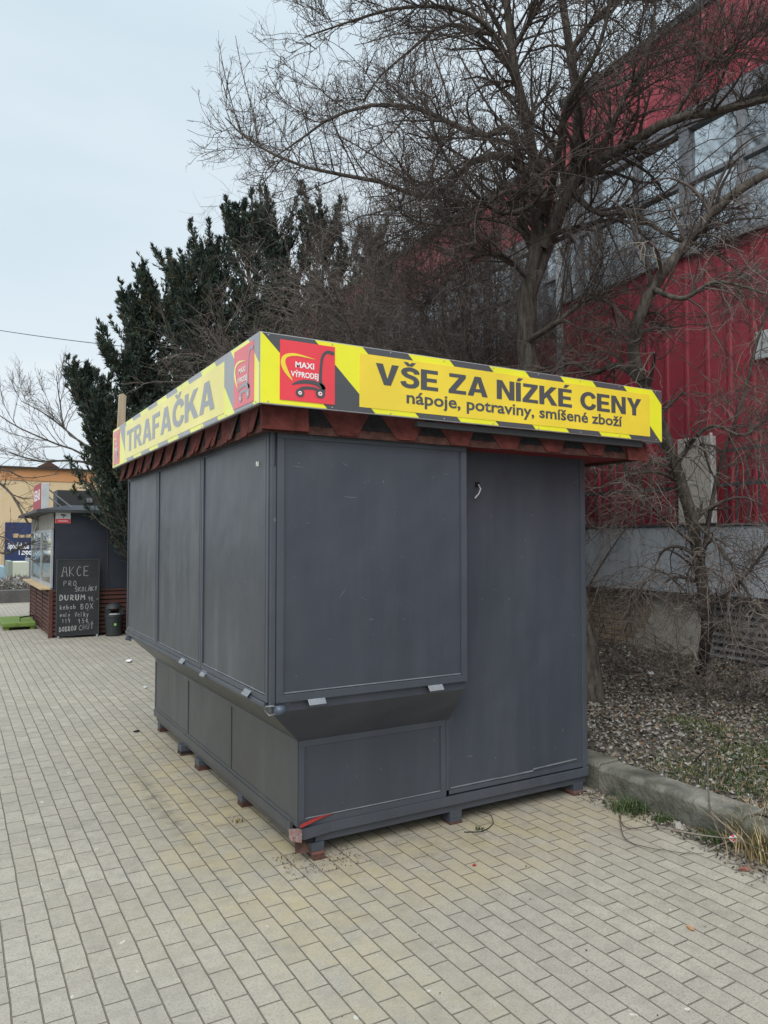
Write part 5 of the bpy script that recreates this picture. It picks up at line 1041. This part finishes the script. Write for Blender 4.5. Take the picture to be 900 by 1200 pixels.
def crumple(name, p_, s_, mt, label, cat='litter', n_=5, mt2=None):
    bm = bmesh.new(); bmesh.ops.create_icosphere(bm, subdivisions=2, radius=1)
    for v in bm.verts:
        k_ = .6+.6*random.random(); v.co = Vector((v.co.x*s_[0]*k_, v.co.y*s_[1]*k_, (v.co.z+.75)*s_[2]*k_))
    me = bpy.data.meshes.new(name); bm.to_mesh(me); bm.free(); me.materials.append(mt)
    if mt2:
        me.materials.append(mt2)
        for f_ in me.polygons: f_.material_index = int(random.random() < .18)
    o = bpy.data.objects.new(name, me); COL.objects.link(o); o.location = p_; o.rotation_euler.z = random.uniform(0, 6); return tag(o, label, cat)
q = onZ(863, 995); crumple('wrapper', (q.x, q.y, .035), (.035, .022, .02), M['sign_white'], 'crumpled white wrapper with red print in the weeds at the kerb', mt2=M['sign_red'])
q = onZ(151, 776); crumple('paper_scrap', (q.x, q.y, .003), (.06, .045, .02), M['sign_white'], 'white crumpled paper on the paving left of the kiosk')
q = onZ(170, 806); crumple('paper_scrap', (q.x, q.y, .003), (.06, .02, .008), M['offwhite'], 'flat pale paper strip on the paving close to the kiosk side')
q = onZ(763, 791, .25); crumple('paper_scrap', (q.x, q.y, bedz(q.x, q.y)+.01), (.05, .03, .02), M['sign_white'], 'white scrap on the leaf litter near the brick wall')
M['terracotta'] = mat('terracotta', (.22, .095, .065), .9, var=.3, vscale=30, bump=.5)
q = onZ(828, 975); crumple('brick_fragment', (q.x, q.y, .0), (.06, .035, .02), M['terracotta'], 'broken reddish brick piece in the debris by the kerb')
q = onZ(795, 970); crumple('stone', (q.x, q.y, 0), (.07, .03, .014), mat('pale_stone', (.34, .32, .28), .9, var=.2, vscale=20), 'flat pale stone among debris at the kerb foot', 'stone')
q = onZ(872, 1020); crumple('brick_fragment', (q.x, q.y, .0), (.035, .02, .01), M['terracotta'], 'small reddish brick chip below the dry grass')
q = onZ(556, 1015); crumple('plastic_scrap', (q.x, q.y, .0), (.01, .008, .008), M['red_paint'], 'tiny red scrap on the paving in front of the kiosk')
q = onZ(809, 1089); crumple('dry_leaf', (q.x, q.y, .001), (.022, .010, .005), mat('dry_leaf_orange', (.42, .22, .1), .8), 'single orange dry leaf on the paving at the lower right', 'leaf')
q = onZ(563, 973); tuft('weed_sprig', (q.x, q.y, .0), 22, .02, .022, gr[:2], [.7, .3], 'small green sprig on the paving under the front of the kiosk', 'weed')
q = onZ(279, 963); tuft('weed_sprig', (q.x, q.y, .0), 30, .03, .022, gr[1:3], [.6, .4], 'dried sprig on the paving beside the near end of the kiosk side', 'weed')
q = onZ(160, 858); crumple('dark_scrap', (q.x, q.y, .0), (.025, .018, .01), M['dark'], 'small black scrap on the paving left of the far kiosk feet')
q = onZ(372, 1005); m = MB(); m.box(q.x-.035, q.x+.035, q.y-.03, q.y+.02, .001, .007, M['rust']); tag(m.build('rusty_plate'), 'rusty steel plate under the torn corner of the kiosk', 'plate')
# fallen branches by the kerb
m = MB()
for pl, r_ in (([(770, 955), (775, 925), (800, 960), (850, 975), (905, 985)], .006),):
    m.twig([onZ(770, 968, .02), onZ(800, 975, .03), onZ(850, 982, .06), onZ(905, 985, .08)], .0055, M['twig_pale'], 6)
m.twig([onZ(830, 997, .01), onZ(862, 984, .04), onZ(905, 984, .08)], .006, M['twig_pale'], 6)
m.twig([Vector((4.05, 3.1, .2)), Vector((3.9, 2.9, .34)), Vector((3.72, 2.75, .22)), Vector((3.56, 2.62, .14)), Vector((3.45, 2.45, .04)), Vector((3.4, 2.3, .01))], .006, M['twig'], 6)
m.twig([Vector((3.56, 2.62, .14)), Vector((3.5, 2.4, .08)), Vector((3.48, 2.1, .05))], .005, M['twig_pale'], 6)
tag(m.build('fallen_branch'), 'fallen thin branch lying over the kerb beside the white wrapper', 'branch')
m = MB(); m.twig([onZ(742, 925, .01), onZ(727, 955, .015), onZ(735, 970, .01), onZ(765, 968, .02), onZ(800, 965, .02)], .004, M['twig_dark'], 6); m.twig([onZ(727, 955, .015), onZ(735, 985, .01), onZ(790, 998, .01), onZ(825, 1000, .01)], .003, M['twig'], 6)
tag(m.build('fallen_branch'), 'curved dark twig on the paving below the kerb', 'branch')
m = MB(); m.twig([onZ(545, 975, .004), onZ(565, 974, .004), onZ(577, 966, .006), onZ(575, 955, .006), onZ(560, 950, .004)], .003, M['dark'], 6); tag(m.build('cable_loop'), 'thin black cable loop on the paving by the middle foot of the kiosk', 'cable')
print('done', len(bpy.data.objects))
